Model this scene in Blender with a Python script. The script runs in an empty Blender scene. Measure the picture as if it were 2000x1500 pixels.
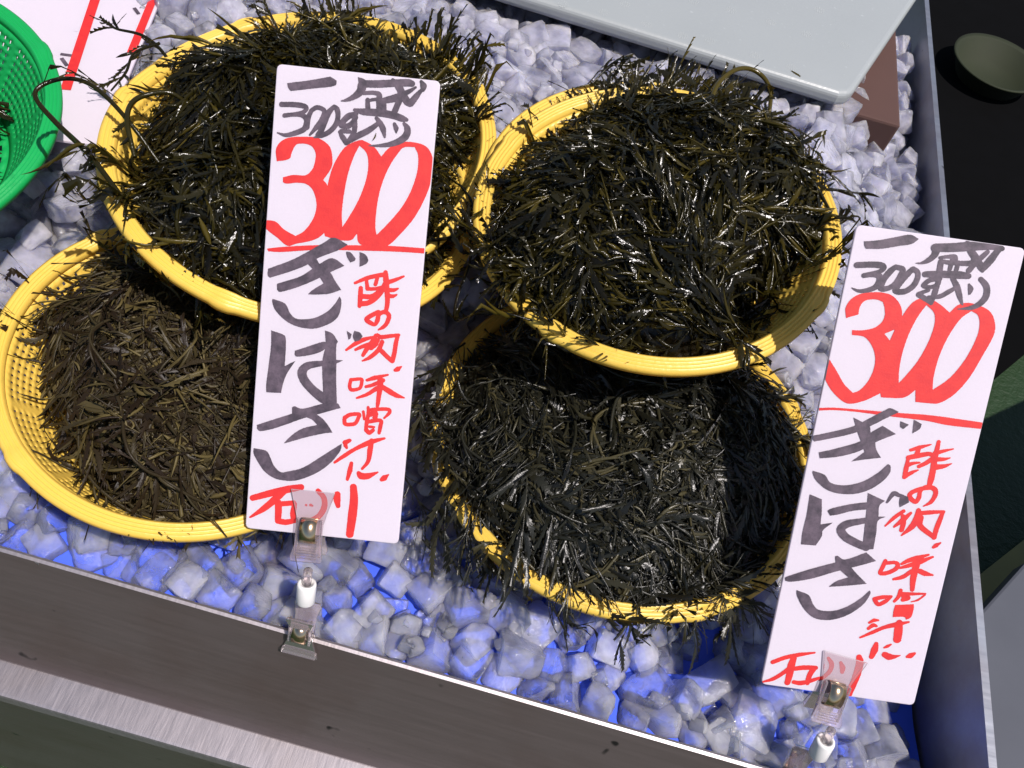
import bpy, math, random
import numpy as np
from mathutils import Matrix, Vector
R_ = math.radians
sc = bpy.context.scene
COL = sc.collection

# ------------------------------------------------------------------ camera
cam_d = bpy.data.cameras.new("camera"); cam = bpy.data.objects.new("camera", cam_d); COL.objects.link(cam)
cam_d.sensor_width = 36.0; cam_d.lens = 1700 / 2000 * 36
cam_d.clip_start = 0.02; cam_d.clip_end = 60
CR = np.array([[0.960755, 0.227193, 0.159165], [-0.277398, 0.78687, 0.551259], [0.0, 0.573777, -0.819012]])
CP = np.array([0.0, -0.177, 0.62])
m = Matrix(((CR[0][0], CR[1][0], -CR[2][0], CP[0]), (CR[0][1], CR[1][1], -CR[2][1], CP[1]),
            (CR[0][2], CR[1][2], -CR[2][2], CP[2]), (0, 0, 0, 1)))
cam.matrix_world = m
sc.camera = cam
# ------------------------------------------------------------------ light
SUN = Vector((0.40, -0.25, 1.0)).normalized()
w = bpy.data.worlds.new("World"); sc.world = w; w.use_nodes = True
nt = w.node_tree; nt.nodes.clear()
sky = nt.nodes.new('ShaderNodeTexSky'); sky.sky_type = 'NISHITA'; sky.sun_disc = False
sky.sun_elevation = math.asin(SUN.z); sky.sun_rotation = math.atan2(SUN.x, SUN.y)
bg = nt.nodes.new('ShaderNodeBackground'); bg.inputs['Strength'].default_value = 0.08
wo = nt.nodes.new('ShaderNodeOutputWorld')
nt.links.new(sky.outputs[0], bg.inputs[0]); nt.links.new(bg.outputs[0], wo.inputs[0])
sd = bpy.data.lights.new("sun", 'SUN'); sd.energy = 4.6; sd.angle = R_(0.53); sd.color = (1.0, 0.93, 0.90)
so = bpy.data.objects.new("sun", sd); COL.objects.link(so)
so.rotation_euler = SUN.to_track_quat('Z', 'Y').to_euler(); so.location = SUN * 3
sc.view_settings.view_transform = 'Standard'; sc.view_settings.look = 'None'
sc.view_settings.exposure = 0.25; sc.view_settings.gamma = 1.0
sc.view_settings.use_curve_mapping = False
sc.render.engine = 'CYCLES'
sc.cycles.max_bounces = 10; sc.cycles.transparent_max_bounces = 16
sc.cycles.transmission_bounces = 6; sc.cycles.diffuse_bounces = 4; sc.cycles.glossy_bounces = 3
sc.cycles.caustics_reflective = False; sc.cycles.caustics_refractive = True
sc.cycles.sample_clamp_indirect = 6.0
try:
    sc.cycles.use_denoising = True
except Exception:
    pass

# ------------------------------------------------------------------ helpers
def tag(o, label=None, cat=None, group=None, kind=None):
    if label: o['label'] = label
    if cat: o['category'] = cat
    if group: o['group'] = group
    if kind: o['kind'] = kind
    return o

def empty(name, loc=(0, 0, 0), mat=None):
    o = bpy.data.objects.new(name, None); COL.objects.link(o); o.empty_display_size = .02
    if mat is not None: o.matrix_world = mat
    else: o.location = loc
    return o

def link(name, me, mat, parent=None):
    o = bpy.data.objects.new(name, me); COL.objects.link(o)
    if mat is not None:
        me.materials.clear(); me.materials.append(mat)
    if parent is not None: o.parent = parent
    return o

def mesh_np(name, V, F, smooth=True, tint=None):
    """V (n,3); F list of arrays (k,3) or (k,4)"""
    me = bpy.data.meshes.new(name)
    V = np.ascontiguousarray(V, dtype=np.float32)
    if not isinstance(F, (list, tuple)): F = [F]
    F = [np.asarray(f, dtype=np.int32) for f in F if len(f)]
    nl = sum(f.size for f in F); nf = sum(len(f) for f in F)
    me.vertices.add(len(V)); me.vertices.foreach_set('co', V.ravel())
    me.loops.add(nl); me.polygons.add(nf)
    li = np.concatenate([f.ravel() for f in F]); me.loops.foreach_set('vertex_index', li)
    tot = np.concatenate([np.full(len(f), f.shape[1], np.int32) for f in F])
    st = np.concatenate([[0], np.cumsum(tot)[:-1]]).astype(np.int32)
    me.polygons.foreach_set('loop_start', st)
    try: me.polygons.foreach_set('loop_total', tot)
    except Exception: pass
    me.polygons.foreach_set('use_smooth', np.full(nf, bool(smooth)))
    me.update(calc_edges=True); me.validate()
    if tint is not None:
        a = me.attributes.new('tint', 'FLOAT', 'POINT')
        a.data.foreach_set('value', np.ascontiguousarray(tint, dtype=np.float32))
    return me

def frame(P, n, yaw=0.0):
    n = Vector(n).normalized()
    ex = Vector((0, 1, 0)).cross(n).normalized(); ey = n.cross(ex)
    M = Matrix((ex, ey, n)).transposed().to_4x4()
    M = Matrix.Translation(Vector(P)) @ M
    return M @ Matrix.Rotation(yaw, 4, 'Z')

def box(x0, x1, y0, y1, z0, z1):
    V = np.array([[x, y, z] for z in (z0, z1) for y in (y0, y1) for x in (x0, x1)], float)
    F = np.array([[0, 2, 3, 1], [4, 5, 7, 6], [0, 1, 5, 4], [2, 6, 7, 3], [0, 4, 6, 2], [1, 3, 7, 5]])
    return V, F

def prism(poly, z0, z1):
    n = len(poly); P = np.array(poly, float)
    V = np.concatenate([np.c_[P, np.full(n, z0)], np.c_[P, np.full(n, z1)]])
    faces = [list(range(n))[::-1], list(range(n, 2 * n))] + [[i, (i + 1) % n, n + (i + 1) % n, n + i] for i in range(n)]
    return V, faces

def pymesh(name, V, faces, smooth=False):
    me = bpy.data.meshes.new(name); me.from_pydata([tuple(v) for v in V], [], faces); me.update()
    if smooth: me.polygons.foreach_set('use_smooth', [True] * len(me.polygons))
    return me

def bevel(o, wd, seg=2):
    b = o.modifiers.new('bevel', 'BEVEL'); b.width = wd; b.segments = seg; b.limit_method = 'ANGLE'; b.angle_limit = R_(35)
    return o

def tube(pts, rad, sides=6, sub=6, cap=True):
    """smooth tube through pts; rad scalar or list"""
    P = np.array(pts, float)
    r = np.full(len(P), rad) if np.isscalar(rad) else np.array(rad, float)
    Q = []; rr = []
    Pe = np.vstack([2 * P[0] - P[1], P, 2 * P[-1] - P[-2]])
    for i in range(len(P) - 1):
        p0, p1, p2, p3 = Pe[i:i + 4]
        for k in range(sub):
            t = k / sub
            Q.append(.5 * ((2 * p1) + (-p0 + p2) * t + (2 * p0 - 5 * p1 + 4 * p2 - p3) * t * t + (-p0 + 3 * p1 - 3 * p2 + p3) * t ** 3))
            rr.append(r[i] * (1 - t) + r[i + 1] * t)
    Q.append(P[-1]); rr.append(r[-1]); Q = np.array(Q); rr = np.array(rr)
    T = np.gradient(Q, axis=0); T /= np.linalg.norm(T, axis=1)[:, None] + 1e-12
    U = np.cross(T, [0.12, 0.25, 1.0]); U /= np.linalg.norm(U, axis=1)[:, None] + 1e-9; W = np.cross(T, U)
    a = np.linspace(0, 2 * math.pi, sides, endpoint=False)
    V = Q[:, None] + rr[:, None, None] * (np.cos(a)[None, :, None] * U[:, None] + np.sin(a)[None, :, None] * W[:, None])
    n = len(Q); V = V.reshape(-1, 3)
    i = np.arange(n - 1)[:, None] * sides; j = np.arange(sides)[None]
    F = np.stack([i + j, i + (j + 1) % sides, i + sides + (j + 1) % sides, i + sides + j], -1).reshape(-1, 4)
    caps = [np.array([list(range(sides))[::-1], list(range((n - 1) * sides, n * sides))])] if cap else []
    return V, [F] + caps

# ------------------------------------------------------------------ materials
class NM:
    def __init__(s, name):
        s.m = bpy.data.materials.new(name); s.m.use_nodes = True; s.t = s.m.node_tree; s.t.nodes.clear()
        s.out = s.t.nodes.new('ShaderNodeOutputMaterial')
    def n(s, typ, **kw):
        nd = s.t.nodes.new(typ)
        for k, v in kw.items():
            if k.startswith('i_'):
                key = k[2:].replace('_', ' ')
                try: nd.inputs[key].default_value = v
                except (KeyError, TypeError): nd.inputs[int(key)].default_value = v
            else: setattr(nd, k, v)
        return nd
    def l(s, a, b): s.t.links.new(a, b)
    def done(s, sh): s.l(sh, s.out.inputs['Surface']); return s.m
    def noise(s, scale, detail=3, rough=.5, coord='Object', vec=None):
        if vec is None:
            tc = s.n('ShaderNodeTexCoord'); vec = tc.outputs[coord]
        nz = s.n('ShaderNodeTexNoise'); nz.inputs['Scale'].default_value = scale
        nz.inputs['Detail'].default_value = detail; nz.inputs['Roughness'].default_value = rough
        s.l(vec, nz.inputs['Vector']); return nz.outputs['Fac']
    def ramp(s, fac, stops):
        r = s.n('ShaderNodeValToRGB'); e = r.color_ramp.elements
        while len(e) < len(stops): e.new(.5)
        for el, (p, c) in zip(e, stops):
            el.position = p; el.color = (*c, 1) if len(c) == 3 else c
        s.l(fac, r.inputs['Fac']); return r.outputs['Color']
    def bump(s, h, strength, dist):
        b = s.n('ShaderNodeBump'); b.inputs['Strength'].default_value = strength; b.inputs['Distance'].default_value = dist
        s.l(h, b.inputs['Height']); return b.outputs['Normal']
    def mix(s, fac, a, b):
        mx = s.n('ShaderNodeMixShader')
        if isinstance(fac, (int, float)): mx.inputs[0].default_value = fac
        else: s.l(fac, mx.inputs[0])
        s.l(a, mx.inputs[1]); s.l(b, mx.inputs[2]); return mx.outputs[0]
    def mixc(s, fac, a, b, mode='MIX'):
        mx = s.n('ShaderNodeMix', data_type='RGBA', blend_type=mode)
        if isinstance(fac, (int, float)): mx.inputs[0].default_value = fac
        else: s.l(fac, mx.inputs[0])
        for v, k in ((a, 6), (b, 7)):
            if isinstance(v, tuple): mx.inputs[k].default_value = (*v, 1)
            else: s.l(v, mx.inputs[k])
        return mx.outputs[2]
    def math(s, op, a, b=0.0, clamp=False):
        mt = s.n('ShaderNodeMath', operation=op, use_clamp=clamp)
        for v, k in ((a, 0), (b, 1)):
            if isinstance(v, (int, float)): mt.inputs[k].default_value = v
            else: s.l(v, mt.inputs[k])
        return mt.outputs[0]

def mat_plastic(name, c1, c2, trans=.25):
    k = NM(name); col = k.mixc(k.noise(35, 4), c1, c2)
    spk = k.ramp(k.noise(420, 2), [(0, (1, 1, 1)), (.27, (1, 1, 1)), (.30, (1, 1, 1)), (1, (1, 1, 1))])
    p = k.n('ShaderNodeBsdfPrincipled', i_Roughness=.38)
    dirt = k.ramp(k.noise(48, 6, .75), [(0, (0, 0, 0)), (.60, (0, 0, 0)), (.74, (.55, .55, .55)), (1, (.8, .8, .8))])
    col = k.mixc(dirt, col, tuple(v * .45 for v in c1[:2]) + (c1[2] * .5,))
    k.l(col, p.inputs['Base Color'])
    k.l(k.bump(k.noise(200, 4, .6), .45, .0008), p.inputs['Normal'])
    tr = k.n('ShaderNodeBsdfTranslucent'); k.l(col, tr.inputs['Color'])
    return k.done(k.mix(trans, p.outputs[0], tr.outputs[0]))
M_YEL = mat_plastic('yellow_plastic', (.90, .63, .12), (.86, .57, .085), .25)
M_GRN = mat_plastic('green_plastic', (.01, .42, .10), (.008, .35, .08), .2)

def mat_ice(name='ice', c1=(.62, .63, .92), c2=(.87, .84, 1.0), clr=1.34, fk=-1.5):
    k = NM(name)
    oi = k.n('ShaderNodeObjectInfo'); tc = k.n('ShaderNodeTexCoord')
    va = k.n('ShaderNodeVectorMath', operation='ADD'); k.l(tc.outputs['Object'], va.inputs[0])
    geo = k.n('ShaderNodeNewGeometry')
    k.l(oi.outputs['Location'], va.inputs[1])
    frost = k.noise(55, 3, .5, vec=va.outputs[0])
    fine = k.noise(260, 3, .65, vec=va.outputs[0])
    nrm = k.bump(fine, 1.0, .0016); soft = k.bump(fine, .25, .0008)
    col = k.mixc(frost, c1, c2)
    p = k.n('ShaderNodeBsdfPrincipled', i_Roughness=.5)
    p.inputs['Specular IOR Level'].default_value = 0
    k.l(col, p.inputs['Base Color'])
    p.inputs['Subsurface Weight'].default_value = 1.0
    p.inputs['Subsurface Radius'].default_value = (.9, 1.0, 1.3)
    p.inputs['Subsurface Scale'].default_value = .010
    k.l(soft, p.inputs['Normal'])
    tl = k.n('ShaderNodeBsdfTranslucent'); k.l(col, tl.inputs['Color']); k.l(soft, tl.inputs['Normal'])
    scat = k.mix(.40, p.outputs[0], tl.outputs[0])
    rf = k.n('ShaderNodeBsdfRefraction', i_Roughness=.12, i_IOR=1.18, i_Color=(.94, .96, 1, 1)); k.l(nrm, rf.inputs['Normal'])
    tp = k.n('ShaderNodeBsdfTransparent', i_Color=(.97, .985, 1, 1))
    see = k.mix(.80, rf.outputs[0], tp.outputs[0])
    f1 = k.math('MULTIPLY_ADD', frost, fk); f1.node.inputs[2].default_value = clr
    r1 = k.math('MULTIPLY_ADD', geo.outputs['Random Per Island'], .16); r1.node.inputs[2].default_value = -.08
    r2 = k.math('MULTIPLY_ADD', oi.outputs['Random'], .40); r2.node.inputs[2].default_value = -.20
    cl = k.math('ADD', f1, k.math('ADD', r1, r2), True)
    lw = k.n('ShaderNodeLayerWeight', i_Blend=.5)
    cl = k.math('MULTIPLY', cl, k.math('SUBTRACT', 1.0, k.math('MULTIPLY', lw.outputs['Facing'], .45)))
    body = k.mix(cl, scat, see)
    g = k.n('ShaderNodeBsdfGlossy', i_Roughness=.10); k.l(nrm, g.inputs['Normal'])
    fr = k.n('ShaderNodeFresnel', i_IOR=1.40); k.l(nrm, fr.inputs['Normal'])
    return k.done(k.mix(k.math('MULTIPLY', fr.outputs[0], 1.0), body, g.outputs[0]))
M_ICE = mat_ice()
M_ICE_CLEAR = mat_ice('clear_ice', (.60, .64, .99), (.88, .87, 1.0), 1.20, -.85)

def mat_weed(name, cols, rough, trans, spec=.5, tcol=(.15, .115, .014)):
    k = NM(name)
    at = k.n('ShaderNodeAttribute', attribute_name='tint')
    f = k.math('ADD', at.outputs['Fac'], k.math('MULTIPLY_ADD', k.noise(120, 2), .3), True)
    f.node.inputs[1].default_value = 0
    col = k.ramp(at.outputs['Fac'], cols)
    nz = k.noise(900, 2)
    p = k.n('ShaderNodeBsdfPrincipled', i_Roughness=rough)
    try: p.inputs['Specular IOR Level'].default_value = spec
    except KeyError: pass
    k.l(col, p.inputs['Base Color']); k.l(k.bump(nz, .35, .0006), p.inputs['Normal'])
    tr = k.n('ShaderNodeBsdfTranslucent'); c2 = k.mixc(.6, col, tcol); k.l(c2, tr.inputs['Color'])
    return k.done(k.mix(trans, p.outputs[0], tr.outputs[0]))
OL = [(0, (.004, .0034, .0018)), (.4, (.010, .0085, .0025)), (.75, (.024, .0195, .0032)), (1, (.070, .053, .008))]
BR = [(0, (.008, .005, .003)), (.35, (.021, .013, .007)), (.72, (.040, .031, .014)), (1, (.12, .092, .034))]
DK = [(0, (.005, .005, .004)), (.35, (.012, .012, .008)), (.7, (.022, .0215, .013)), (1, (.07, .06, .027))]
M_WEED_WET = mat_weed('wet_seaweed', OL, .16, .19, .36)
M_WEED_BRN = mat_weed('brown_seaweed', BR, .42, .20, .22)
M_WEED_DRK = mat_weed('dark_seaweed', DK, .33, .18, .5)

def mat_steel(name, base, rough, dirt=(.10, .075, .05), streak=(3, 60, 60), metal=.85):
    k = NM(name)
    tc = k.n('ShaderNodeTexCoord'); mp = k.n('ShaderNodeMapping'); mp.inputs['Scale'].default_value = streak
    k.l(tc.outputs['Object'], mp.inputs['Vector'])
    st = k.noise(4, 5, .65, vec=mp.outputs[0])
    bl = k.noise(9, 4, .6)
    sp = k.noise(38, 2, .5)
    spots = k.ramp(sp, [(0, (1, 1, 1)), (.235, (1, 1, 1)), (.27, (0, 0, 0)), (1, (0, 0, 0))])
    col = k.mixc(st, tuple(b * .72 for b in base), base)
    col = k.mixc(k.ramp(bl, [(0, (0, 0, 0)), (.45, (0, 0, 0)), (.75, (.55, .55, .55)), (1, (.6, .6, .6))]), col, dirt)
    col = k.mixc(spots, col, (.03, .028, .028))
    p = k.n('ShaderNodeBsdfPrincipled', i_Metallic=metal)
    k.l(col, p.inputs['Base Color'])
    r = k.math('MULTIPLY_ADD', st, .22); r.node.inputs[2].default_value = rough
    k.l(r, p.inputs['Roughness']); k.l(k.bump(st, .18, .0008), p.inputs['Normal'])
    return k.done(p.outputs[0])
M_STEEL = mat_steel('worn_steel', (.24, .195, .19), .22, (.15, .10, .085), metal=.7)
M_STEEL_LIGHT = mat_steel('scratched_steel', (.46, .42, .44), .36, (.33, .25, .20), (110, 12, 12))
M_STEEL_WALL = mat_steel('blue_grey_steel', (.40, .42, .47), .36, (.16, .09, .07))

def mat_simple(name, col, rough=.5, metal=0, bumpsc=0, bstr=.3, bdist=.0005, c2=None, nsc=20):
    k = NM(name); p = k.n('ShaderNodeBsdfPrincipled', i_Roughness=rough, i_Metallic=metal)
    c2 = c2 or tuple(c * .85 for c in col)
    k.l(k.mixc(k.noise(nsc, 4), c2, col), p.inputs['Base Color'])
    if bumpsc: k.l(k.bump(k.noise(bumpsc, 3), bstr, bdist), p.inputs['Normal'])
    return k.done(p.outputs[0])
M_SHEET = mat_simple('blue_sheet', (.055, .125, .78), .7, c2=(.04, .095, .66), bumpsc=120)
M_SPRING = mat_simple('clip_spring', (.75, .66, .52), .22, 1, c2=(.55, .30, .10), nsc=120)
M_POST = mat_simple('white_nylon', (.82, .80, .78), .35, c2=(.74, .72, .70))
M_FLOOR = None

def mat_foam():
    k = NM('white_foam_board')
    p = k.n('ShaderNodeBsdfPrincipled', i_Roughness=.55)
    vo = k.n('ShaderNodeTexVoronoi'); vo.inputs['Scale'].default_value = 900
    tc = k.n('ShaderNodeTexCoord'); k.l(tc.outputs['Object'], vo.inputs['Vector'])
    k.l(k.mixc(vo.outputs['Distance'], (.76, .695, .765), (.73, .665, .735)), p.inputs['Base Color'])
    k.l(k.bump(vo.outputs['Distance'], .12, .0003), p.inputs['Normal'])
    tl = k.n('ShaderNodeBsdfTranslucent', i_Color=(.9, .82, .88, 1))
    return k.done(k.mix(.30, p.outputs[0], tl.outputs[0]))
M_FOAM = mat_foam()

def mat_ink(name, c1, c2):
    k = NM(name); p = k.n('ShaderNodeBsdfPrincipled', i_Roughness=.6)
    n1 = k.noise(900, 2); n2 = k.ramp(k.noise(90, 5, .7), [(0, (0, 0, 0)), (.38, (0, 0, 0)), (.62, (1, 1, 1)), (1, (1, 1, 1))])
    col = k.mixc(n2, c1, c2); k.l(col, p.inputs['Base Color'])
    k.l(k.bump(n1, .3, .0003), p.inputs['Normal'])
    return k.done(p.outputs[0])
M_RED = mat_ink('red_marker', (.62, .022, .018), (.54, .014, .016))
M_BLK = mat_ink('black_marker', (.105, .075, .10), (.040, .029, .042))

def mat_clear():
    k = NM('clear_plastic')
    tp = k.n('ShaderNodeBsdfTransparent', i_Color=(.97, .92, .93, 1))
    g = k.n('ShaderNodeBsdfGlossy', i_Roughness=.12)
    d = k.n('ShaderNodeBsdfDiffuse', i_Color=(.85, .74, .76, 1))
    fr = k.n('ShaderNodeLayerWeight', i_Blend=.35)
    a = k.mix(k.math('MULTIPLY_ADD', fr.outputs['Facing'], .45), tp.outputs[0], d.outputs[0])
    a_n = a.node.inputs[0].links[0].from_node; a_n.inputs[2].default_value = .05
    return k.done(k.mix(k.math('MULTIPLY', fr.outputs['Fresnel'], .8), a, g.outputs[0]))
M_CLEAR = mat_clear()

def mat_floor():
    k = NM('wet_green_floor'); p = k.n('ShaderNodeBsdfPrincipled', i_Roughness=.5)
    p.inputs['Specular IOR Level'].default_value = .25
    k.l(k.mixc(k.noise(3, 4), (.012, .030, .010), (.022, .046, .016)), p.inputs['Base Color'])
    k.l(k.bump(k.noise(55, 4, .7), .8, .006), p.inputs['Normal'])
    return k.done(p.outputs[0])
M_FLOOR = mat_floor()
M_YPAINT = mat_simple('yellow_floor_paint', (.34, .30, .07), .5, bumpsc=40, c2=(.20, .16, .06), nsc=12)
M_BLACK = mat_simple('shade_black', (.003, .003, .0034), .95, c2=(.002, .002, .002))  # near-black colour that paints the shade on the floor
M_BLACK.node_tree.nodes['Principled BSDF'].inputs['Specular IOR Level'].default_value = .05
M_GREY = mat_simple('grey_counter_top', (.065, .07, .088), .7, c2=(.05, .055, .07), bumpsc=60)
M_BROWN = mat_simple('brown_board', (.085, .040, .032), .85, c2=(.055, .026, .02), bumpsc=40, nsc=8)
M_BASIN = mat_simple('olive_plastic', (.013, .019, .002), .8, c2=(.01, .014, .002))

def mat_slab():
    k = NM('frosted_slab'); p = k.n('ShaderNodeBsdfPrincipled', i_Roughness=.35)
    fl = k.ramp(k.noise(160, 3, .6), [(0, (0, 0, 0)), (.66, (0, 0, 0)), (.74, (1, 1, 1)), (1, (1, 1, 1))])
    base = k.mixc(k.noise(5, 4), (.27, .29, .29), (.33, .35, .35))
    k.l(k.mixc(k.math('MULTIPLY', fl, .5), base, (.42, .45, .45)), p.inputs['Base Color'])
    k.l(k.bump(k.noise(220, 4, .6), .3, .0006), p.inputs['Normal'])
    return k.done(p.outputs[0])
M_SLAB = mat_slab()
M_DOT = mat_simple('slab_dots', (.42, .45, .45), .4)

# ------------------------------------------------------------------ setting
V, F = box(-4, 4, -3, 5, -.72, -.70)
floor = link('ground', pymesh('ground', V, F.tolist()), M_FLOOR); tag(floor, kind='structure')
V, F = prism([(.55, .30), (.83, .50), (.88, .62), (1.04, .79), (1.6, 1.36), (1.65, 1.24), (1.2, .72), (.9, .40), (.6, .2)], -.696, -.692)
yl = link('floor_line', pymesh('floor_line', V, F), M_YPAINT); tag(yl, kind='structure')

# ------------------------------------------------------------------ steel display tray
def hice(x, y):
    z = .002 + .008 * np.clip(y / .10, 0, 1) + .085 * np.clip((y - .13) / .20, 0, 1) ** 1.1
    z = z - .075 * np.clip((x - .235) / .11, 0, 1) ** 1.2 * np.clip(.25 + y / .35, 0, 1)
    z = z + .006 * np.sin(x * 23 + 1.3) * np.sin(y * 19 + .4)
    return z
tray = empty('display_tray', (0, 0, -.2))
tag(tray, 'long brushed steel display tray filled with ice, thin bright rim along its front', 'tray')
def child(name, V, F, mat, par, smooth=False):
    me = pymesh(name, V, F if isinstance(F, list) else F.tolist(), smooth)
    o = link(name, me, mat, par); o.matrix_parent_inverse = Matrix.Identity(4)
    off = np.array(par.location)
    me.transform(Matrix.Translation(-Vector(off)))
    return o
X0, X1 = -1.1, .385
def profile(name, prof, x0, x1, mat, par):
    n = len(prof); P = np.array(prof)
    V = np.concatenate([np.c_[np.full(n, x0), P], np.c_[np.full(n, x1), P]])
    F = [[i, (i + 1) % n, n + (i + 1) % n, n + i] for i in range(n)] + [list(range(n))[::-1], list(range(n, 2 * n))]
    return child(name, V, F, mat, par)
fw = profile('front_panel', [(-.0002, 0.0), (-.050, -.100), (-.050, -.104), (.0015, -.14), (.0015, -.0005)], X0, X1 + .01, M_STEEL, tray)
rim = profile('front_rim', [(-.0012, .0), (-.0018, .0018), (.0004, .0026), (.0022, .0016), (.0022, -.004), (.0017, -.004), (.0017, .0)], X0, X1 + .01, M_STEEL_LIGHT, tray)
# right wall
V, F = box(X1, X1 + .003, .003, 1.4, -.16, .040); child('right_wall', V, F, M_STEEL_WALL, tray)
V, F = box(X1 - .001, X1 + .005, .004, 1.401, .0405, .043); child('wall_rim', V, F, M_STEEL_WALL, tray)
V, F = box(X0, X1 - .0005, .003, 1.4, -.16, -.155); child('tray_floor', V, F, M_STEEL_WALL, tray)
# counter below the tray
ctr = empty('steel_counter', (0, -.1, -.7)); tag(ctr, 'scratched steel counter ledge running below the front of the display tray', 'counter')
V, F = box(X0, .60, -.074, .0, -.128, -.1045); o = child('ledge', V, F, M_STEEL_LIGHT, ctr); bevel(o, .0025)
V, F = box(X0, .60, -.068, .0, -.699, -.1285); child('counter_front', V, F, M_STEEL, ctr)
nb = empty('side_counter', (.6, 0, -.7)); tag(nb, 'pale blue grey counter top standing right of the display tray', 'counter')
V, F = prism([(.455, -.4), (1.3, -.4), (1.3, .95), (.534, .291), (.476, .215), (.455, .19)], -.12, -.10); o = child('counter_top', V, F, M_GREY, nb); bevel(o, .003)
V, F = prism([(.47, -.39), (1.28, -.39), (1.28, .90), (.53, .27), (.47, .18)], -.699, -.121); child('cabinet', V, F, M_STEEL, nb)
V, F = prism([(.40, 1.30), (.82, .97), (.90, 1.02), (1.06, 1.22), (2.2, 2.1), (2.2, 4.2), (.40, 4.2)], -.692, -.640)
mt = link('floor_shade', pymesh('floor_shade', V, F), M_BLACK); tag(mt, 'black sheet painted in as shade on the green floor beyond the right wall of the tray', 'mat')  # dark sheet laid on the floor in place of real shade

# blue sheet
xs = np.linspace(X0 + .002, X1 - .002, 150); ys = np.linspace(.004, .86, 140)
GX, GY = np.meshgrid(xs, ys)
thick = .015 + .040 * np.clip((GY - .10) / .15, 0, 1)
rng = np.random.default_rng(5)
Z = hice(GX, GY) - thick + .002 * np.sin(GX * 60) * np.sin(GY * 75 + GX * 20)
Z = np.maximum(Z, -.14)
V = np.stack([GX, GY, Z], -1).reshape(-1, 3)
ny, nx = GX.shape
ii = (np.arange(ny - 1)[:, None] * nx + np.arange(nx - 1)[None]).ravel()
F = np.stack([ii, ii + 1, ii + nx + 1, ii + nx], -1)
sh = link('blue_sheet', mesh_np('blue_sheet', V, F), M_SHEET)
tag(sh, 'bright blue plastic sheet lining the tray under the ice', 'sheet')

# ------------------------------------------------------------------ baskets
BK = dict(C=[-.2228, .144, .0781, .136, -.0027, .135], A1=[-.1901, .2747, .1633, .1875, -.0012, .136],
          A2=[-.2111, .3247, .1484, -.1091, -.0825, .152], B1=[.0656, .2958, .1972, -.1143, -.1014, .131],
          B2=[.0680, .3280, .1725, -.0228, -.111, .135], D=[.0934, .1901, .0777, -.0344, .0408, .148],
          G=[-.520, .2226, .150, .05, -.05, .151])
DEPTH = dict(C=.052, A1=.050, A2=.056, B1=.048, B2=.055, D=.054, G=.055)

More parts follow.
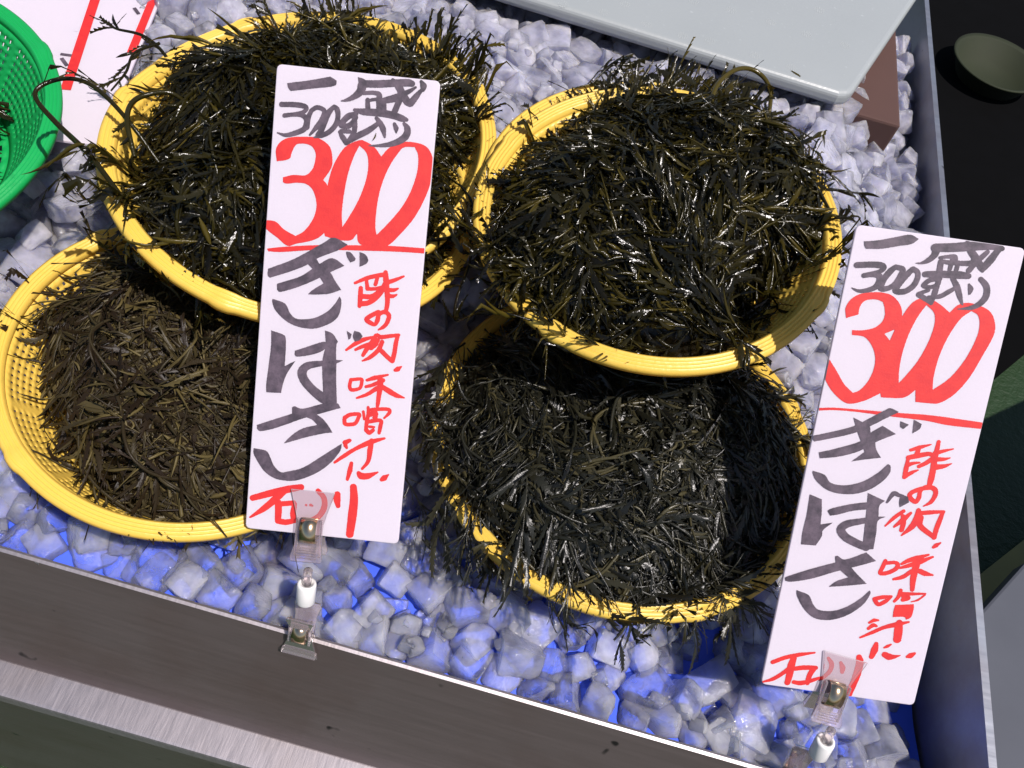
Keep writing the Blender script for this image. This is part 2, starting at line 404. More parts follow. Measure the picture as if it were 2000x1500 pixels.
def basket(key, yaw, mat, label, cat='basket', group=None, name='colander_basket'):
    b = BK[key]; R = b[5]; D = DEPTH[key]
    root = empty(name, mat=frame(b[:3], (b[3], b[4], 1), yaw)); tag(root, label, cat, group)
    NA = 240
    a = np.linspace(0, 2 * math.pi, NA, endpoint=False)
    # rim section (dr, z): outer skirt, ridged top, inner edge
    sec = [(-.0030, -.0072), (-.0006, -.0068), (.0, -.0036), (-.0004, -.0012)]
    for i in range(4):
        r0 = -.0014 - i * .0026
        sec += [(r0, -.0006), (r0 - .0009, .0003), (r0 - .0017, .0003), (r0 - .0023, -.0008)]
    sec += [(-.0125, -.0016), (-.0130, -.0070), (-.0112, -.0078), (-.0100, -.0050), (-.0040, -.0050)]
    sec = np.array(sec); ns = len(sec)
    bump = np.zeros(NA)
    for q in (0.35, 1.95, 3.5, 5.1):
        d = np.abs((a - q + math.pi) % (2 * math.pi) - math.pi); bump += np.exp(-(d / .055) ** 4)
    rad = R + sec[None, :, 0] * (1 + 0 * bump[:, None]) + bump[:, None] * .0016 * (sec[None, :, 0] > -.006)
    zz = np.repeat(sec[None, :, 1], NA, 0) + bump[:, None] * .0010 * (sec[None, :, 1] > -.003) + .0012 * np.sin(2 * a + 1.0)[:, None]
    V = np.stack([rad * np.cos(a)[:, None], rad * np.sin(a)[:, None], zz], -1).reshape(-1, 3)
    i = np.arange(NA)[:, None]; j = np.arange(ns)[None]
    F = np.stack([i * ns + j, ((i + 1) % NA) * ns + j, ((i + 1) % NA) * ns + (j + 1) % ns, i * ns + (j + 1) % ns], -1).reshape(-1, 4)
    link('rim', mesh_np('rim', V, F), mat, root)
    # wall with slots
    NW = 264; rows = 8
    rt, rb = R - .0125, R * .67
    lv = []                                   # level list (t, isSlotRow)
    t = 0.05; lv = [0, .10]
    step = .80 / rows
    for q in range(rows): lv += [.10 + step * q + step * .56, .10 + step * (q + 1)]
    lv += [1.0]
    lv = np.array(lv); a = np.linspace(0, 2 * math.pi, NW, endpoint=False)
    # slots staggered by uneven cell widths: narrow hole cells, wider bars
    a = a + np.where(np.arange(NW) % 2 == 0, .0048, 0)
    prof_r = rt + (rb - rt) * lv ** 1.12; prof_z = -.006 - (D - .006) * lv
    V = np.stack([prof_r[None] * np.cos(a)[:, None], prof_r[None] * np.sin(a)[:, None], np.repeat(prof_z[None], NW, 0)], -1).reshape(-1, 3)
    nl = len(lv); Fs = []
    for ai in range(NW):
        gap = (ai // 2) % 11 == 0
        for li in range(nl - 1):
            slotrow = (li >= 1 and li < nl - 2 and (li - 1) % 2 == 0)
            if slotrow and ai % 2 == 0 and not gap: continue
            Fs.append([ai * nl + li, ((ai + 1) % NW) * nl + li, ((ai + 1) % NW) * nl + li + 1, ai * nl + li + 1])
    o = link('side_wall', mesh_np('side_wall', V, np.array(Fs)), mat, root)
    s = o.modifiers.new('thick', 'SOLIDIFY'); s.thickness = .0013; s.offset = 0
    # base
    rr = np.concatenate([[.004], np.linspace(.010, R * .67, 19)]); NB = 96
    a = np.linspace(0, 2 * math.pi, NB, endpoint=False)
    V = np.stack([rr[None] * np.cos(a)[:, None], rr[None] * np.sin(a)[:, None], np.full((NB, len(rr)), -D)], -1).reshape(-1, 3)
    nl = len(rr); Fs = []
    for ai in range(NB):
        for li in range(nl - 1):
            if li % 2 == 1 and ai % 2 == 0 and 4 < li < nl - 2: continue
            Fs.append([ai * nl + li, ((ai + 1) % NB) * nl + li, ((ai + 1) % NB) * nl + li + 1, ai * nl + li + 1])
    o = link('base', mesh_np('base', V, np.array(Fs)), mat, root)
    s = o.modifiers.new('thick', 'SOLIDIFY'); s.thickness = .0014; s.offset = 0
    return root
GB = 'yellow colander baskets holding seaweed'
basket('C', 2.2, M_YEL, 'yellow colander basket front left, under brown seaweed, a crescent of bare wall showing', group=GB)
basket('A2', .3, M_YEL, 'yellow colander basket at the back left, lower in its stack, behind the middle card', group=GB)
basket('A1', 1.2, M_YEL, 'yellow colander basket leaning on another, behind the middle price card', group=GB)
basket('B2', 2.9, M_YEL, 'yellow colander basket at the back right, only its far rim showing behind another', group=GB)
basket('B1', .8, M_YEL, 'yellow colander basket on top at the back right, slotted wall bare on its right side', group=GB)
basket('D', 1.7, M_YEL, 'yellow colander basket front right, rim half hidden under overhanging dark seaweed', group=GB)
basket('G', .5, M_GRN, 'green colander basket at the left edge lying on a white card', name='colander_basket')

# ------------------------------------------------------------------ seaweed
def leaf(l, w, n, curl, rng):
    t = np.linspace(0, 1, n + 1)
    wd = w * np.sin(np.pi * np.clip(t * .86 + .10, 0, 1)) ** .8
    z = curl * l * (t ** 2)
    mid = np.c_[t * l, np.zeros(n + 1), z + .0003]
    V = [mid]; F = []
    b = n + 1
    for sgn in (1, -1):
        notch = np.c_[t * l, sgn * wd * .26, z]
        tip = np.c_[(t[:-1] + 1.15 / n) * l, sgn * (wd[:-1] * .5 * rng.uniform(.8, 1.3, n)), z[:-1] + .25 * w * rng.normal(0, .5, n)]
        V += [notch, tip]; nb, tb = b, b + n + 1
        for i in range(n):
            q = [[i, i + 1, nb + i + 1], [i, nb + i + 1, nb + i], [nb + i, nb + i + 1, tb + i]]
            if sgn < 0: q = [x[::-1] for x in q]
            F += q
        b += 2 * n + 1
    V = np.vstack(V); V[:, 1] += float(np.clip(rng.normal(0, .38), -.7, .7)) * V[:, 0] ** 2 / l; V[:, 2] -= abs(rng.normal(0, .2)) * V[:, 0] ** 2 / l
    return V, np.array(F)

def spindle(l, r, rng, bend=.08):
    t = np.array([0, .18, .4, .65, .85, 1.0]); rr = r * np.array([.25, .75, 1.0, .9, .5, .08])
    a = np.linspace(0, 2 * math.pi, 5, endpoint=False)
    V = np.stack([np.repeat((t * l)[:, None], 5, 1), rr[:, None] * np.cos(a) + (bend * l * np.sin(t * math.pi))[:, None], rr[:, None] * np.sin(a)], -1).reshape(-1, 3)
    F = []
    for i in range(5):
        for j in range(5):
            p, q = i * 5 + j, i * 5 + (j + 1) % 5
            F += [[p, q, q + 5], [p, q + 5, p + 5]]
    return V, np.array(F)

def place(V, pos, ang, elev, roll=0):
    c, s = math.cos(roll), math.sin(roll); V = V @ np.array([[1, 0, 0], [0, c, s], [0, -s, c]])
    c, s = math.cos(elev), math.sin(elev); V = V @ np.array([[c, 0, s], [0, 1, 0], [-s, 0, c]])
    c, s = math.cos(ang), math.sin(ang); V = V @ np.array([[c, s, 0], [-s, c, 0], [0, 0, 1]])
    return V + pos

def sprig(rng, kind):
    Vs, Fs, Ts = [], [], []; b = 0
    def add(V, F, t):
        nonlocal b
        Vs.append(V); Fs.append(F + b); Ts.append(np.full(len(V), t)); b += len(V)
    L = rng.uniform(.055, .105) if kind != 'strand' else rng.uniform(.12, .19); k1, k2 = (rng.normal(0, .010), rng.normal(0, .006)) if kind != 'strand' else (rng.normal(0, .022), rng.normal(0, .014))
    def stem(t): return np.array([t * L, k1 * math.sin(t * math.pi) + k2 * math.sin(2 * math.pi * t), .001 * math.sin(t * 9)])
    pts = [stem(t) for t in np.linspace(0, 1, 6)]
    V, F = tube(pts, [.0008, .0008, .0007, .0006, .0005, .0003], 4, 2, False)
    f = F[0]; add(V, np.vstack([f[:, :3], f[:, [0, 2, 3]]]), rng.uniform(.35, .8))
    if kind == 'leafy':
        n = rng.integers(11, 17)
        for i in range(n):
            t = .08 + .92 * i / n; s = 1 if i % 2 else -1
            V, F = leaf(rng.uniform(.016, .032) * (1.15 - .4 * t), rng.uniform(.0034, .0066), 7, rng.normal(.05, .15), rng)
            add(place(V, stem(t), s * rng.uniform(.35, .85), rng.normal(.05, .18), rng.normal(0, .6)), F, rng.uniform(.1, .75))
        for i in range(rng.integers(3, 7)):
            V, F = spindle(rng.uniform(.012, .020), rng.uniform(.0009, .0014), rng)
            add(place(V, stem(rng.uniform(.1, .9)), rng.choice([-1, 1]) * rng.uniform(.3, 1.0), rng.normal(.15, .2)), F, rng.uniform(.55, 1))
    elif kind == 'spindly':
        for i in range(rng.integers(10, 16)):
            V, F = spindle(rng.uniform(.014, .026), rng.uniform(.0009, .0015), rng, rng.normal(0, .08))
            add(place(V, stem(rng.uniform(.05, 1)), rng.choice([-1, 1]) * rng.uniform(.2, .8), rng.normal(.1, .18)), F, rng.uniform(.45, 1))
        for i in range(rng.integers(3, 7)):
            V, F = leaf(rng.uniform(.015, .028), rng.uniform(.004, .007), 5, rng.normal(.05, .15), rng)
            add(place(V, stem(rng.uniform(0, 1)), rng.choice([-1, 1]) * rng.uniform(.3, .9), rng.normal(.05, .2), rng.normal(0, .6)), F, rng.uniform(.1, .7))
    elif kind == 'strand':
        V, F = tube([stem(t) for t in np.linspace(0, 1, 9)], [.0012] * 6 + [.001, .0008, .0005], 5, 3, False)
        f = F[0]; add(V, np.vstack([f[:, :3], f[:, [0, 2, 3]]]), rng.uniform(.45, .9))
        for i in range(rng.integers(10, 18)):
            t = rng.uniform(.1, 1); V, F = leaf(rng.uniform(.012, .026), rng.uniform(.003, .006), 6, rng.normal(0, .1), rng)
            if rng.random() < .3: V, F = spindle(rng.uniform(.012, .022), rng.uniform(.0010, .0015), rng)
            add(place(V, stem(t), rng.choice([-1, 1]) * rng.uniform(.2, .7), rng.normal(.05, .15), rng.normal(0, .5)), F, rng.uniform(.2, .8))
    elif kind == 'needle':
        for i in range(rng.integers(20, 32)):
            V, F = leaf(rng.uniform(.012, .026), rng.uniform(.0009, .0024), 4, rng.normal(0, .1), rng)
            add(place(V, stem(rng.uniform(0, 1)), rng.choice([-1, 1]) * rng.uniform(.15, .7), rng.normal(.05, .15), rng.normal(0, .6)), F, rng.uniform(.1, .9))
        for i in range(rng.integers(4, 8)):
            V, F = spindle(rng.uniform(.010, .020), rng.uniform(.0006, .0010), rng, rng.normal(0, .08))
            add(place(V, stem(rng.uniform(.05, 1)), rng.choice([-1, 1]) * rng.uniform(.2, .9), rng.normal(.1, .18)), F, rng.uniform(.5, 1))
    else:   # broad toothed blade
        V, F = leaf(rng.uniform(.030, .045), rng.uniform(.008, .012), 9, rng.normal(0, .05), rng)
        add(V, F, rng.uniform(.1, .5))
        for i in range(3):
            V, F = leaf(rng.uniform(.018, .028), rng.uniform(.005, .008), 7, rng.normal(0, .1), rng)
            add(place(V, np.array([.002, 0, 0]), rng.normal(0, .5), .1), F, rng.uniform(.1, .6))
    VV = np.vstack(Vs); VV[:, 1] += float(np.clip(rng.normal(0, .25), -.45, .45)) * VV[:, 0] ** 2 / L
    return VV, np.vstack(Fs), np.concatenate(Ts)
rng = np.random.default_rng(11)
LIB = {k: [sprig(rng, k) for _ in range(n)] for k, n in (('leafy', 9), ('spindly', 8), ('needle', 8), ('blade', 5), ('strand', 8))}

FOOT = {
'C': [(-0.82, -0.20), (-0.93, 0.06), (-0.838, 0.319), (-0.761, 0.5), (-0.661, 0.632), (-0.35, 0.70), (-0.045, 0.75), (0.226, 0.75), (0.553, 0.617), (0.781, 0.343), (0.94, 0.054), (0.94, -0.278), (0.826, -0.569), (0.627, -0.733), (0.455, -0.812), (0.282, -0.878), (0.08, -0.871), (-0.093, -0.869), (-0.185, -0.762), (-0.40, -0.60), (-0.52, -0.50), (-0.60, -0.38)],
'A1': [(-0.589, -0.807), (-0.737, -0.681), (-0.713, -0.478), (-0.585, -0.316), (-0.698, -0.187), (-0.846, 0.012), (-0.90, 0.257), (-0.86, 0.50), (-0.66, 0.80), (-0.32, 0.96), (-0.02, 0.93), (0.332, 0.752), (0.565, 0.619), (0.751, 0.416), (0.878, 0.188), (0.922, -0.075), (0.903, -0.318), (0.809, -0.48), (0.559, -0.72), (0.339, -0.836), (0.112, -0.907), (-0.059, -0.917), (-0.246, -0.885), (-0.445, -0.827)],
'A2': [(-0.773, 0.165), (-0.667, 0.513), (-0.521, 0.734), (-0.263, 0.86), (0.018, 0.92), (0.328, 0.89), (0.6, 0.751), (0.811, 0.489), (0.906, 0.279), (0.80, 0.034), (0.349, -0.1), (-0.253, -0.266)],
'B1': [(-0.788, -0.551), (-0.911, -0.229), (-0.934, 0.03), (-0.851, 0.292), (-0.681, 0.461), (-0.53, 0.70), (-0.32, 0.90), (-0.079, 0.93), (0.216, 0.93), (0.496, 1.02), (0.77, 0.82), (0.96, 0.494), (0.94, 0.22), (.80, .06), (0.60, -0.07), (0.51, -0.259), (0.50, -0.428), (0.62, -0.56), (0.64, -0.671), (0.478, -0.804), (0.242, -0.91), (-0.001, -0.957), (-0.206, -0.933), (-0.428, -0.851), (-0.642, -0.714)],
'B2': [(-0.878, 0.045), (-0.887, 0.309), (-0.781, 0.59), (-0.616, 0.799), (-0.387, 0.864), (-0.101, 0.89), (0.256, 0.90), (0.472, 0.834), (0.169, 0.425), (-0.35, 0.161)],
'D': [(-1.02, -0.212), (-1.02, 0.049), (-0.93, 0.33), (-0.746, 0.555), (-0.502, 0.75), (-0.166, 0.85), (0.263, 0.85), (0.629, 0.70), (0.862, 0.426), (0.894, 0.167), (0.874, -0.121), (0.781, -0.409), (0.571, -0.608), (0.511, -0.755), (0.451, -0.873), (0.182, -0.95), (-0.098, -0.963), (-0.32, -0.903), (-0.531, -0.82), (-0.682, -0.703), (-0.831, -0.52)],
'G': [(-.8, -.5), (-.9, .3), (-.3, .8), (.3, .75), (.55, .3), (.45, -.1), (.1, -.6), (-.4, -.8)],
}
def inpoly(P, poly):
    x, y = P[:, 0], P[:, 1]; ins = np.zeros(len(P), bool); n = len(poly)
    for i in range(n):
        x0, y0 = poly[i]; x1, y1 = poly[(i + 1) % n]
        c = ((y0 > y) != (y1 > y)) & (x < (x1 - x0) * (y - y0) / (y1 - y0 + 1e-12) + x0); ins ^= c
    return ins
def polydist(P, poly):
    A = np.array(poly, float); B = np.roll(A, -1, 0); d = np.full(len(P), 1e9)
    for a, b in zip(A, B):
        ab = b - a; t = np.clip(((P - a) @ ab) / (ab @ ab + 1e-18), 0, 1)
        d = np.minimum(d, np.linalg.norm(P - (a + t[:, None] * ab), axis=1))
    return np.where(inpoly(P, poly), d, -d)

def lumps(seed, n=26):
    r = np.random.default_rng(seed); K = r.normal(0, 1, (n, 2)) * np.array([40, 40]); ph = r.uniform(0, 6.28, n); A = 1 / (1 + np.linalg.norm(K, axis=1) / 60)
    def f(P): return (np.sin(P @ K.T + ph) * A).sum(1) / math.sqrt(n)
    return f

def _cd(Q):
    Q = np.array(Q, float); u = Q[1] - Q[0]; v = Q[3] - Q[0]; n = -np.cross(u, v); n /= np.linalg.norm(n); return Q[0], u, v, n
S1Q = [[-.192, .25, .269], [-.093, .265, .279], [-.043, .05, .084], [-.142, .036, .074]]
S2Q = [[.167, .235, .286], [.266, .246, .294], [.309, .042, .085], [.21, .03, .077]]
CARDS = [_cd(S1Q), _cd(S2Q)]
def heap(key, name, label, mat, nspr, mixk, H, seed, outward=.2, fluff=.006, tintoff=0, spill=1.0):
    rng = np.random.default_rng(seed)
    b = BK[key]; R = b[5]; D = DEPTH[key]; poly = np.array(FOOT[key]) * R; lf = lumps(seed)
    def surf(P):
        d = polydist(P, poly); r = np.linalg.norm(P, axis=1)
        bowl = np.where(r < .67 * R, -D, np.where(r < R - .013, -D + (D - .006) * (np.clip(r - .67 * R, 0, 1) / (.33 * R - .013)) ** 1.0, .0))
        bowl = np.where((r >= R - .013) & (r <= R + .001), .0022, bowl)
        bowl = np.where(r > R + .001, .0015 - (r - R) * 1.1, bowl)
        Hh = H + .010 * lf(P)
        top = -D + (D + Hh) * (1 - np.exp(-np.clip(d, 0, 1) / (.022)))
        top = np.where(d > 0, top, -1)
        return np.maximum(top, bowl + .0015)
    # base mound
    n = 100; g = np.linspace(-R * 1.08, R * 1.08, n); gx, gy = np.meshgrid(g, g); P = np.c_[gx.ravel(), gy.ravel()]
    z = surf(P) - .007 - .002 * rng.random(len(P)); inside = polydist(P, poly) > .006
    idx = np.arange(n * n).reshape(n, n)
    q = np.stack([idx[:-1, :-1], idx[:-1, 1:], idx[1:, 1:], idx[1:, :-1]], -1).reshape(-1, 4)
    q = q[inside[q].all(1)]
    Vs = [np.c_[P, z]]; Fs = [np.vstack([q[:, :3], q[:, [0, 2, 3]]])]; Ts = [np.full(len(P), .05)]; base = len(P)
    # flow field
    K = rng.normal(0, 1, (6, 2)) * 12; ph = rng.uniform(0, 6.28, 6)
    cnt = 0; kinds = list(mixk); pw = np.array([mixk[k] for k in kinds], float); pw /= pw.sum()
    cen = poly.mean(0)
    MM = np.array(frame(b[:3], (b[3], b[4], 1))); MR, MT = MM[:3, :3], MM[:3, 3]
    while cnt < nspr:
        p = rng.uniform(-R, R, 2) * 1.08
        d = polydist(p[None], poly)[0]
        if d < 0.001: continue
        k = kinds[rng.choice(len(kinds), p=pw)]
        V, F, T = LIB[k][rng.integers(len(LIB[k]))]
        sc_ = rng.uniform(.7, 1.15)
        L = V[:, 0].max() * sc_
        flow = math.atan2(*(p - cen)[::-1]) if rng.random() < outward else float(np.sin(p @ K.T + ph).sum() * 1.1)
        th = flow + rng.normal(0, .38)
        end = p + L * np.array([math.cos(th), math.sin(th)])
        over = -polydist(end[None], poly)[0]
        if over > .002 + .022 * spill * rng.random() ** 2.5: continue
        c, s = math.cos(th), math.sin(th)
        W = V * sc_
        mir = rng.choice([-1, 1]); W = W * np.array([1, mir, 1])
        X = p[0] + W[:, 0] * c - W[:, 1] * s; Y = p[1] + W[:, 0] * s + W[:, 1] * c
        tt = np.linspace(-.1, 1.15, 12) * L; q0 = p[None] + tt[:, None] * np.array([[c, s]])
        z0 = surf(q0); z0 = np.convolve(np.pad(z0, 2, 'edge'), [.1, .25, .3, .25, .1], 'valid')
        nv = np.array([[-s, c]]) * .010
        gy_ = np.clip((surf(q0 + nv) - surf(q0 - nv)) / .020, -.55, .55)
        zb = np.interp(W[:, 0], tt, z0) + np.interp(W[:, 0], tt, gy_) * W[:, 1]
        # smooth drape: blend with a straight slope for stiffness
        lift = rng.uniform(-.005, fluff); tip = min(.25, max(0, rng.normal(0, .14))) * (rng.random() < .25)
        if L > .11: lift, tip = min(lift, .004), 0
        Z = zb + W[:, 2] + lift + tip * W[:, 0]
        G = np.c_[X, Y, Z] @ MR.T + MT
        bad = (G[:, 0] > .380).any() or (G[:, 1] < .004).any()
        for Q in CARDS:
            o_, u_, v_, n_ = Q; d_ = G - o_; a_ = d_ @ u_ / (u_ @ u_); b_ = d_ @ v_ / (v_ @ v_); h_ = d_ @ n_
            bad = bad or ((a_ > -.08) & (a_ < 1.08) & (b_ > -.04) & (b_ < 1.04) & (h_ > -.006)).any()
        if bad: cnt += .2; continue
        Vs.append(np.c_[X, Y, Z]); Fs.append(F if mir > 0 else F[:, ::-1]); Ts.append(np.clip(T + tintoff + rng.normal(0, .12), 0, 1))
        cnt += 1
    off = 0; FF = []
    for v, f in zip(Vs, Fs): FF.append(f + off); off += len(v)
    me = mesh_np(name, np.vstack(Vs), np.vstack(FF), True, np.concatenate(Ts))
    o = link(name, me, mat); o.matrix_world = frame(b[:3], (b[3], b[4], 1))
    tag(o, label, 'seaweed', 'heaps of seaweed in the baskets')
    return o
hC = heap('C', 'seaweed_heap', 'drier brown seaweed heap with straw coloured needles in the front left basket', M_WEED_BRN, 620,
          dict(needle=5, spindly=3, leafy=2.5, strand=1), .034, 101, .15, .005, .05)
hA2 = heap('A2', 'seaweed_heap', 'olive seaweed crescent at the very back left, behind the rim of the upper basket', M_WEED_WET, 360,
           dict(leafy=4, spindly=2, needle=2), .018, 102, .15, .006, .08)
hA1 = heap('A1', 'seaweed_heap', 'wet glossy seaweed heap behind the left price card, long stems curling out at its left', M_WEED_WET, 560,
           dict(leafy=5, spindly=3, needle=2, strand=1.3), .032, 103, .2, .008, 0)
hB2 = heap('B2', 'seaweed_heap', 'small olive seaweed tuft over the far rim of the back right baskets', M_WEED_WET, 260,
           dict(leafy=5, spindly=2, strand=.5), .015, 104, .2, .006, .12)
hB1 = heap('B1', 'seaweed_heap', 'wet glossy seaweed heap in the upper right basket, one stem arching at its back', M_WEED_WET, 560,
           dict(leafy=5, spindly=3, needle=2, strand=1.5), .032, 105, .2, .008, .02)
hD = heap('D', 'seaweed_heap', 'nearly black seaweed heap spilling over the rim of the front right basket', M_WEED_DRK, 760,
          dict(leafy=4, needle=4, blade=1.4, spindly=2, strand=1.2), .038, 106, .15, .006, 0, 2.4)
hG = heap('G', 'seaweed_heap', 'dark seaweed lying in the green basket at the left edge', M_WEED_WET, 120,
          dict(leafy=4, spindly=2), -.018, 107, .2, .006, 0)

def stem_child(par, pts, rad, mat=M_WEED_WET, leaves=0, seed=0, t=.75, label=None):
    V, F = tube(pts, rad, 8, 8); n0 = len(V); T = [np.full(len(V), t)]
    F4 = F[0]; tris = [np.vstack([F4[:, :3], F4[:, [0, 2, 3]]])]
    Vs = [V]; off = n0; r = np.random.default_rng(seed)
    P = np.array(pts, float)
    for i in range(leaves):
        q = r.uniform(0, len(P) - 1.01); a = int(q); p = P[a] * (1 - q + a) + P[a + 1] * (q - a)
        dr = P[a + 1] - P[a]; ang = math.atan2(dr[1], dr[0]) + r.choice([-1, 1]) * r.uniform(.3, .9)
        v, f = leaf(r.uniform(.012, .022), r.uniform(.0025, .005), 6, r.normal(-.1, .2), r)
        if r.random() < .35: v, f = spindle(r.uniform(.012, .018), .0013, r)
        Vs.append(place(v, p, ang, r.normal(0, .3), r.normal(0, .6))); tris.append(f + off); off += len(v); T.append(np.full(len(v), r.uniform(.2, .7)))
    me = mesh_np('stem', np.vstack(Vs), np.vstack(tris), True, np.concatenate(T))
    o = link('stem', me, mat, par); inv = par.matrix_world.inverted(); me.transform(inv)
    return o
bpy.context.view_layer.update()
loopA = [(-0.2793, 0.186, 0.186), (-0.3057, 0.2027, 0.195), (-0.3341, 0.2167, 0.2), (-0.3525, 0.2277, 0.205), (-0.3539, 0.2367, 0.208), (-0.3437, 0.2473, 0.21), (-0.3289, 0.2501, 0.21), (-0.3125, 0.2461, 0.205), (-0.2913, 0.236, 0.195), (-0.2727, 0.2268, 0.18)]
stem_child(hA1, loopA, [.0018] * 3 + [.0015] * 7, t=.6)
stem_child(hA1, [(-0.2697, 0.276, 0.19), (-0.2828, 0.2736, 0.2), (-0.2964, 0.265, 0.2), (-0.3009, 0.252, 0.2), (-0.2943, 0.234, 0.2), (-0.2824, 0.216, 0.19)], [.0012, .0016, .0018, .0018, .0018, .0016], leaves=6, seed=3, t=.75)
stem_child(hA1, [(-0.2929, 0.3116, 0.17), (-0.3157, 0.3274, 0.185), (-0.3343, 0.3345, 0.19), (-0.3539, 0.3338, 0.19), (-0.366, 0.3416, 0.185)], [.0014, .0013, .0012, .001, .0006], leaves=12, seed=5, t=.45)
stem_child(hA1, [(-0.322, 0.334, 0.188), (-0.331, 0.314, 0.19), (-0.328, 0.294, 0.188), (-0.330, 0.275, 0.185)], [.0012, .0010, .0010, .0006], leaves=9, seed=8, t=.5)
arcB = [(0.093, 0.331, 0.215), (0.084, 0.3787, 0.23), (0.0859, 0.4081, 0.235), (0.0988, 0.4307, 0.237), (0.1148, 0.437, 0.235), (0.1278, 0.4244, 0.23), (0.1323, 0.3939, 0.215)]
stem_child(hB1, arcB, [.0015, .0017, .0018, .0018, .0018, .0016, .0015], t=1.0)
stem_child(hB1, [(0.166, 0.355, 0.195), (0.1819, 0.3679, 0.2), (0.198, 0.3735, 0.2), (0.2182, 0.3773, 0.2)], [.0014, .0012, .0011, .0006], leaves=8, seed=9, t=.4)
stem_child(hC, [(-.083, .228, .035), (-0.0790, .2395, .05), (-0.0782, 0.2358, 0.05), (-0.0786, 0.2259, 0.04)], [.0004, .0005, .0005, .0003], M_WEED_DRK, t=.1)

# ------------------------------------------------------------------ ice
def chunk(seed):
    r = np.random.default_rng(seed); n = 9
    g = np.linspace(-1, 1, n); Vs = []; Fs = []; key = {}
    def vid(p):
        k = tuple(np.round(p, 4))
        if k not in key: key[k] = len(Vs); Vs.append(p)
        return key[k]
    for ax in range(3):
        for sg in (-1, 1):
            G = {}
            for i, u in enumerate(g):
                for j, v in enumerate(g):
                    p = [0, 0, 0]; p[ax] = sg; p[(ax + 1) % 3] = u; p[(ax + 2) % 3] = v; G[i, j] = vid(p)
            for i in range(n - 1):
                for j in range(n - 1):
                    f = [G[i, j], G[i + 1, j], G[i + 1, j + 1], G[i, j + 1]]
                    Fs.append(f if sg > 0 else f[::-1])
    V = np.array(Vs, float)
    p = r.uniform(7, 16); nr = (np.abs(V) ** p).sum(1) ** (1 / p); V = V / nr[:, None]
    dims = np.array([1, r.uniform(.72, 1), r.uniform(.62, .9)]); V = V * dims
    K = r.normal(0, 1, (12, 3)) * 2.2; ph = r.uniform(0, 6.28, 12); A = 1 / (1 + np.linalg.norm(K, axis=1))
    d = (np.sin(V @ K.T + ph) * A).sum(1); V = V * (1 + .045 * d[:, None])
    K2 = r.normal(0, 1, (10, 3)) * 8; V = V * (1 + .020 * np.sin(V @ K2.T).sum(1)[:, None] / 3)
    # broken corner: cut plane
    for _ in range(r.integers(1, 4)):
        nrm = r.normal(0, 1, 3); nrm /= np.linalg.norm(nrm); q = V @ nrm; lim = q.max() * r.uniform(.60, .82)
        V = V - np.clip(q - lim, 0, None)[:, None] * nrm * .97
    return V, np.array(Fs)
CH = [chunk(200 + i) for i in range(14)]
CHM = [mesh_np('ice_chunk', v * .0160, f) for v, f in CH]; CHC = [mesh_np('ice_chunk', v * .0160, f) for v, f in CH]
for me in CHM + CHC:
    me.materials.append(M_ICE if me in CHM else M_ICE_CLEAR); me.set_sharp_from_angle(angle=R_(32))

def proj(P):
    q = (P - CP) @ CR.T
    return np.stack([1000 + 1700 * q[:, 0] / q[:, 2], 750 - 1700 * q[:, 1] / q[:, 2]], -1), q[:, 2]
rng = np.random.default_rng(77)
pts = []
def clearof(x, y, z, rad):
    """True when a chunk there does not poke into a basket or the card"""
    for k, b in BK.items():
        n = Vector((b[3], b[4], 1)).normalized(); dx, dy = x - b[0], y - b[1]
        r = math.hypot(dx, dy)
        zb = b[2] - (b[3] * dx + b[4] * dy)
        if r < b[5] + rad * .6:
            zu = zb - DEPTH[k] - .002 if r < b[5] * .84 else (zb - DEPTH[k] + (DEPTH[k] - .012) * min(1, (r - b[5] * .84) / (b[5] * .16)) - .004)
            if z + rad > zu: return False
    return True
SLAB = [(-.75, .66), (.235, .628), (.247, .634), (.252, .645), (.365, .97), (-.75, 1.05)]
CARD = [(-.377, .307), (-.4205, .505), (-.60, .475), (-.53, .275)]
for layer in range(3):
    sp = .0262
    yy = .010; row = 0
    while yy < .95:
        xx = -.72 + (row % 2) * sp / 2
        while xx < X1 - .012:
            x = xx + rng.normal(0, .0035); y = yy + rng.normal(0, .0035); xx += sp
            s = rng.uniform(.62, 1.20); rad = .0160 * s
            if x > X1 - rad - .002 or y < rad * .95: continue
            z = float(hice(x, y)) - rad * .85 - layer * .020 + rng.normal(0, .002)
            if layer > 1 and y < .105: continue
            if layer == 1 and y < .105 and rng.random() < .35: continue
            if z > .088 - rad and (SLAB and y > .60 and inpoly(np.array([[x, y]]), SLAB)[0]): z = .088 - rad
            if inpoly(np.array([[x, y]]), CARD)[0] and z > .088 - rad: z = .088 - rad
            if not clearof(x, y, z, rad * .75):
                z -= .012
                if not clearof(x, y, z, rad * .75): 
                    z -= .014
                    if not clearof(x, y, z, rad * .75): continue
            pts.append((x, y, z, s, layer))
        yy += sp * .866; row += 1
xx = -.70
while xx < X1 - .03:                     # row settled against the front panel, and fillers behind it
    s = rng.uniform(.70, 1.0); x = xx + rng.normal(0, .003); y = .0165 * s + rng.uniform(0, .004); z = -.012 + rng.normal(0, .002) - (.03 * max(0, (x - .27) / .1))
    if clearof(x, y, z, .010): pts.append((x, y, z, s, 0))
    x2 = xx + rng.uniform(0, .02); y2 = rng.uniform(.03, .08); z2 = float(hice(x2, y2)) - .022
    if clearof(x2, y2, z2, .010): pts.append((x2, y2, z2, rng.uniform(.6, .9), 1))
    xx += .0235 * s + .004
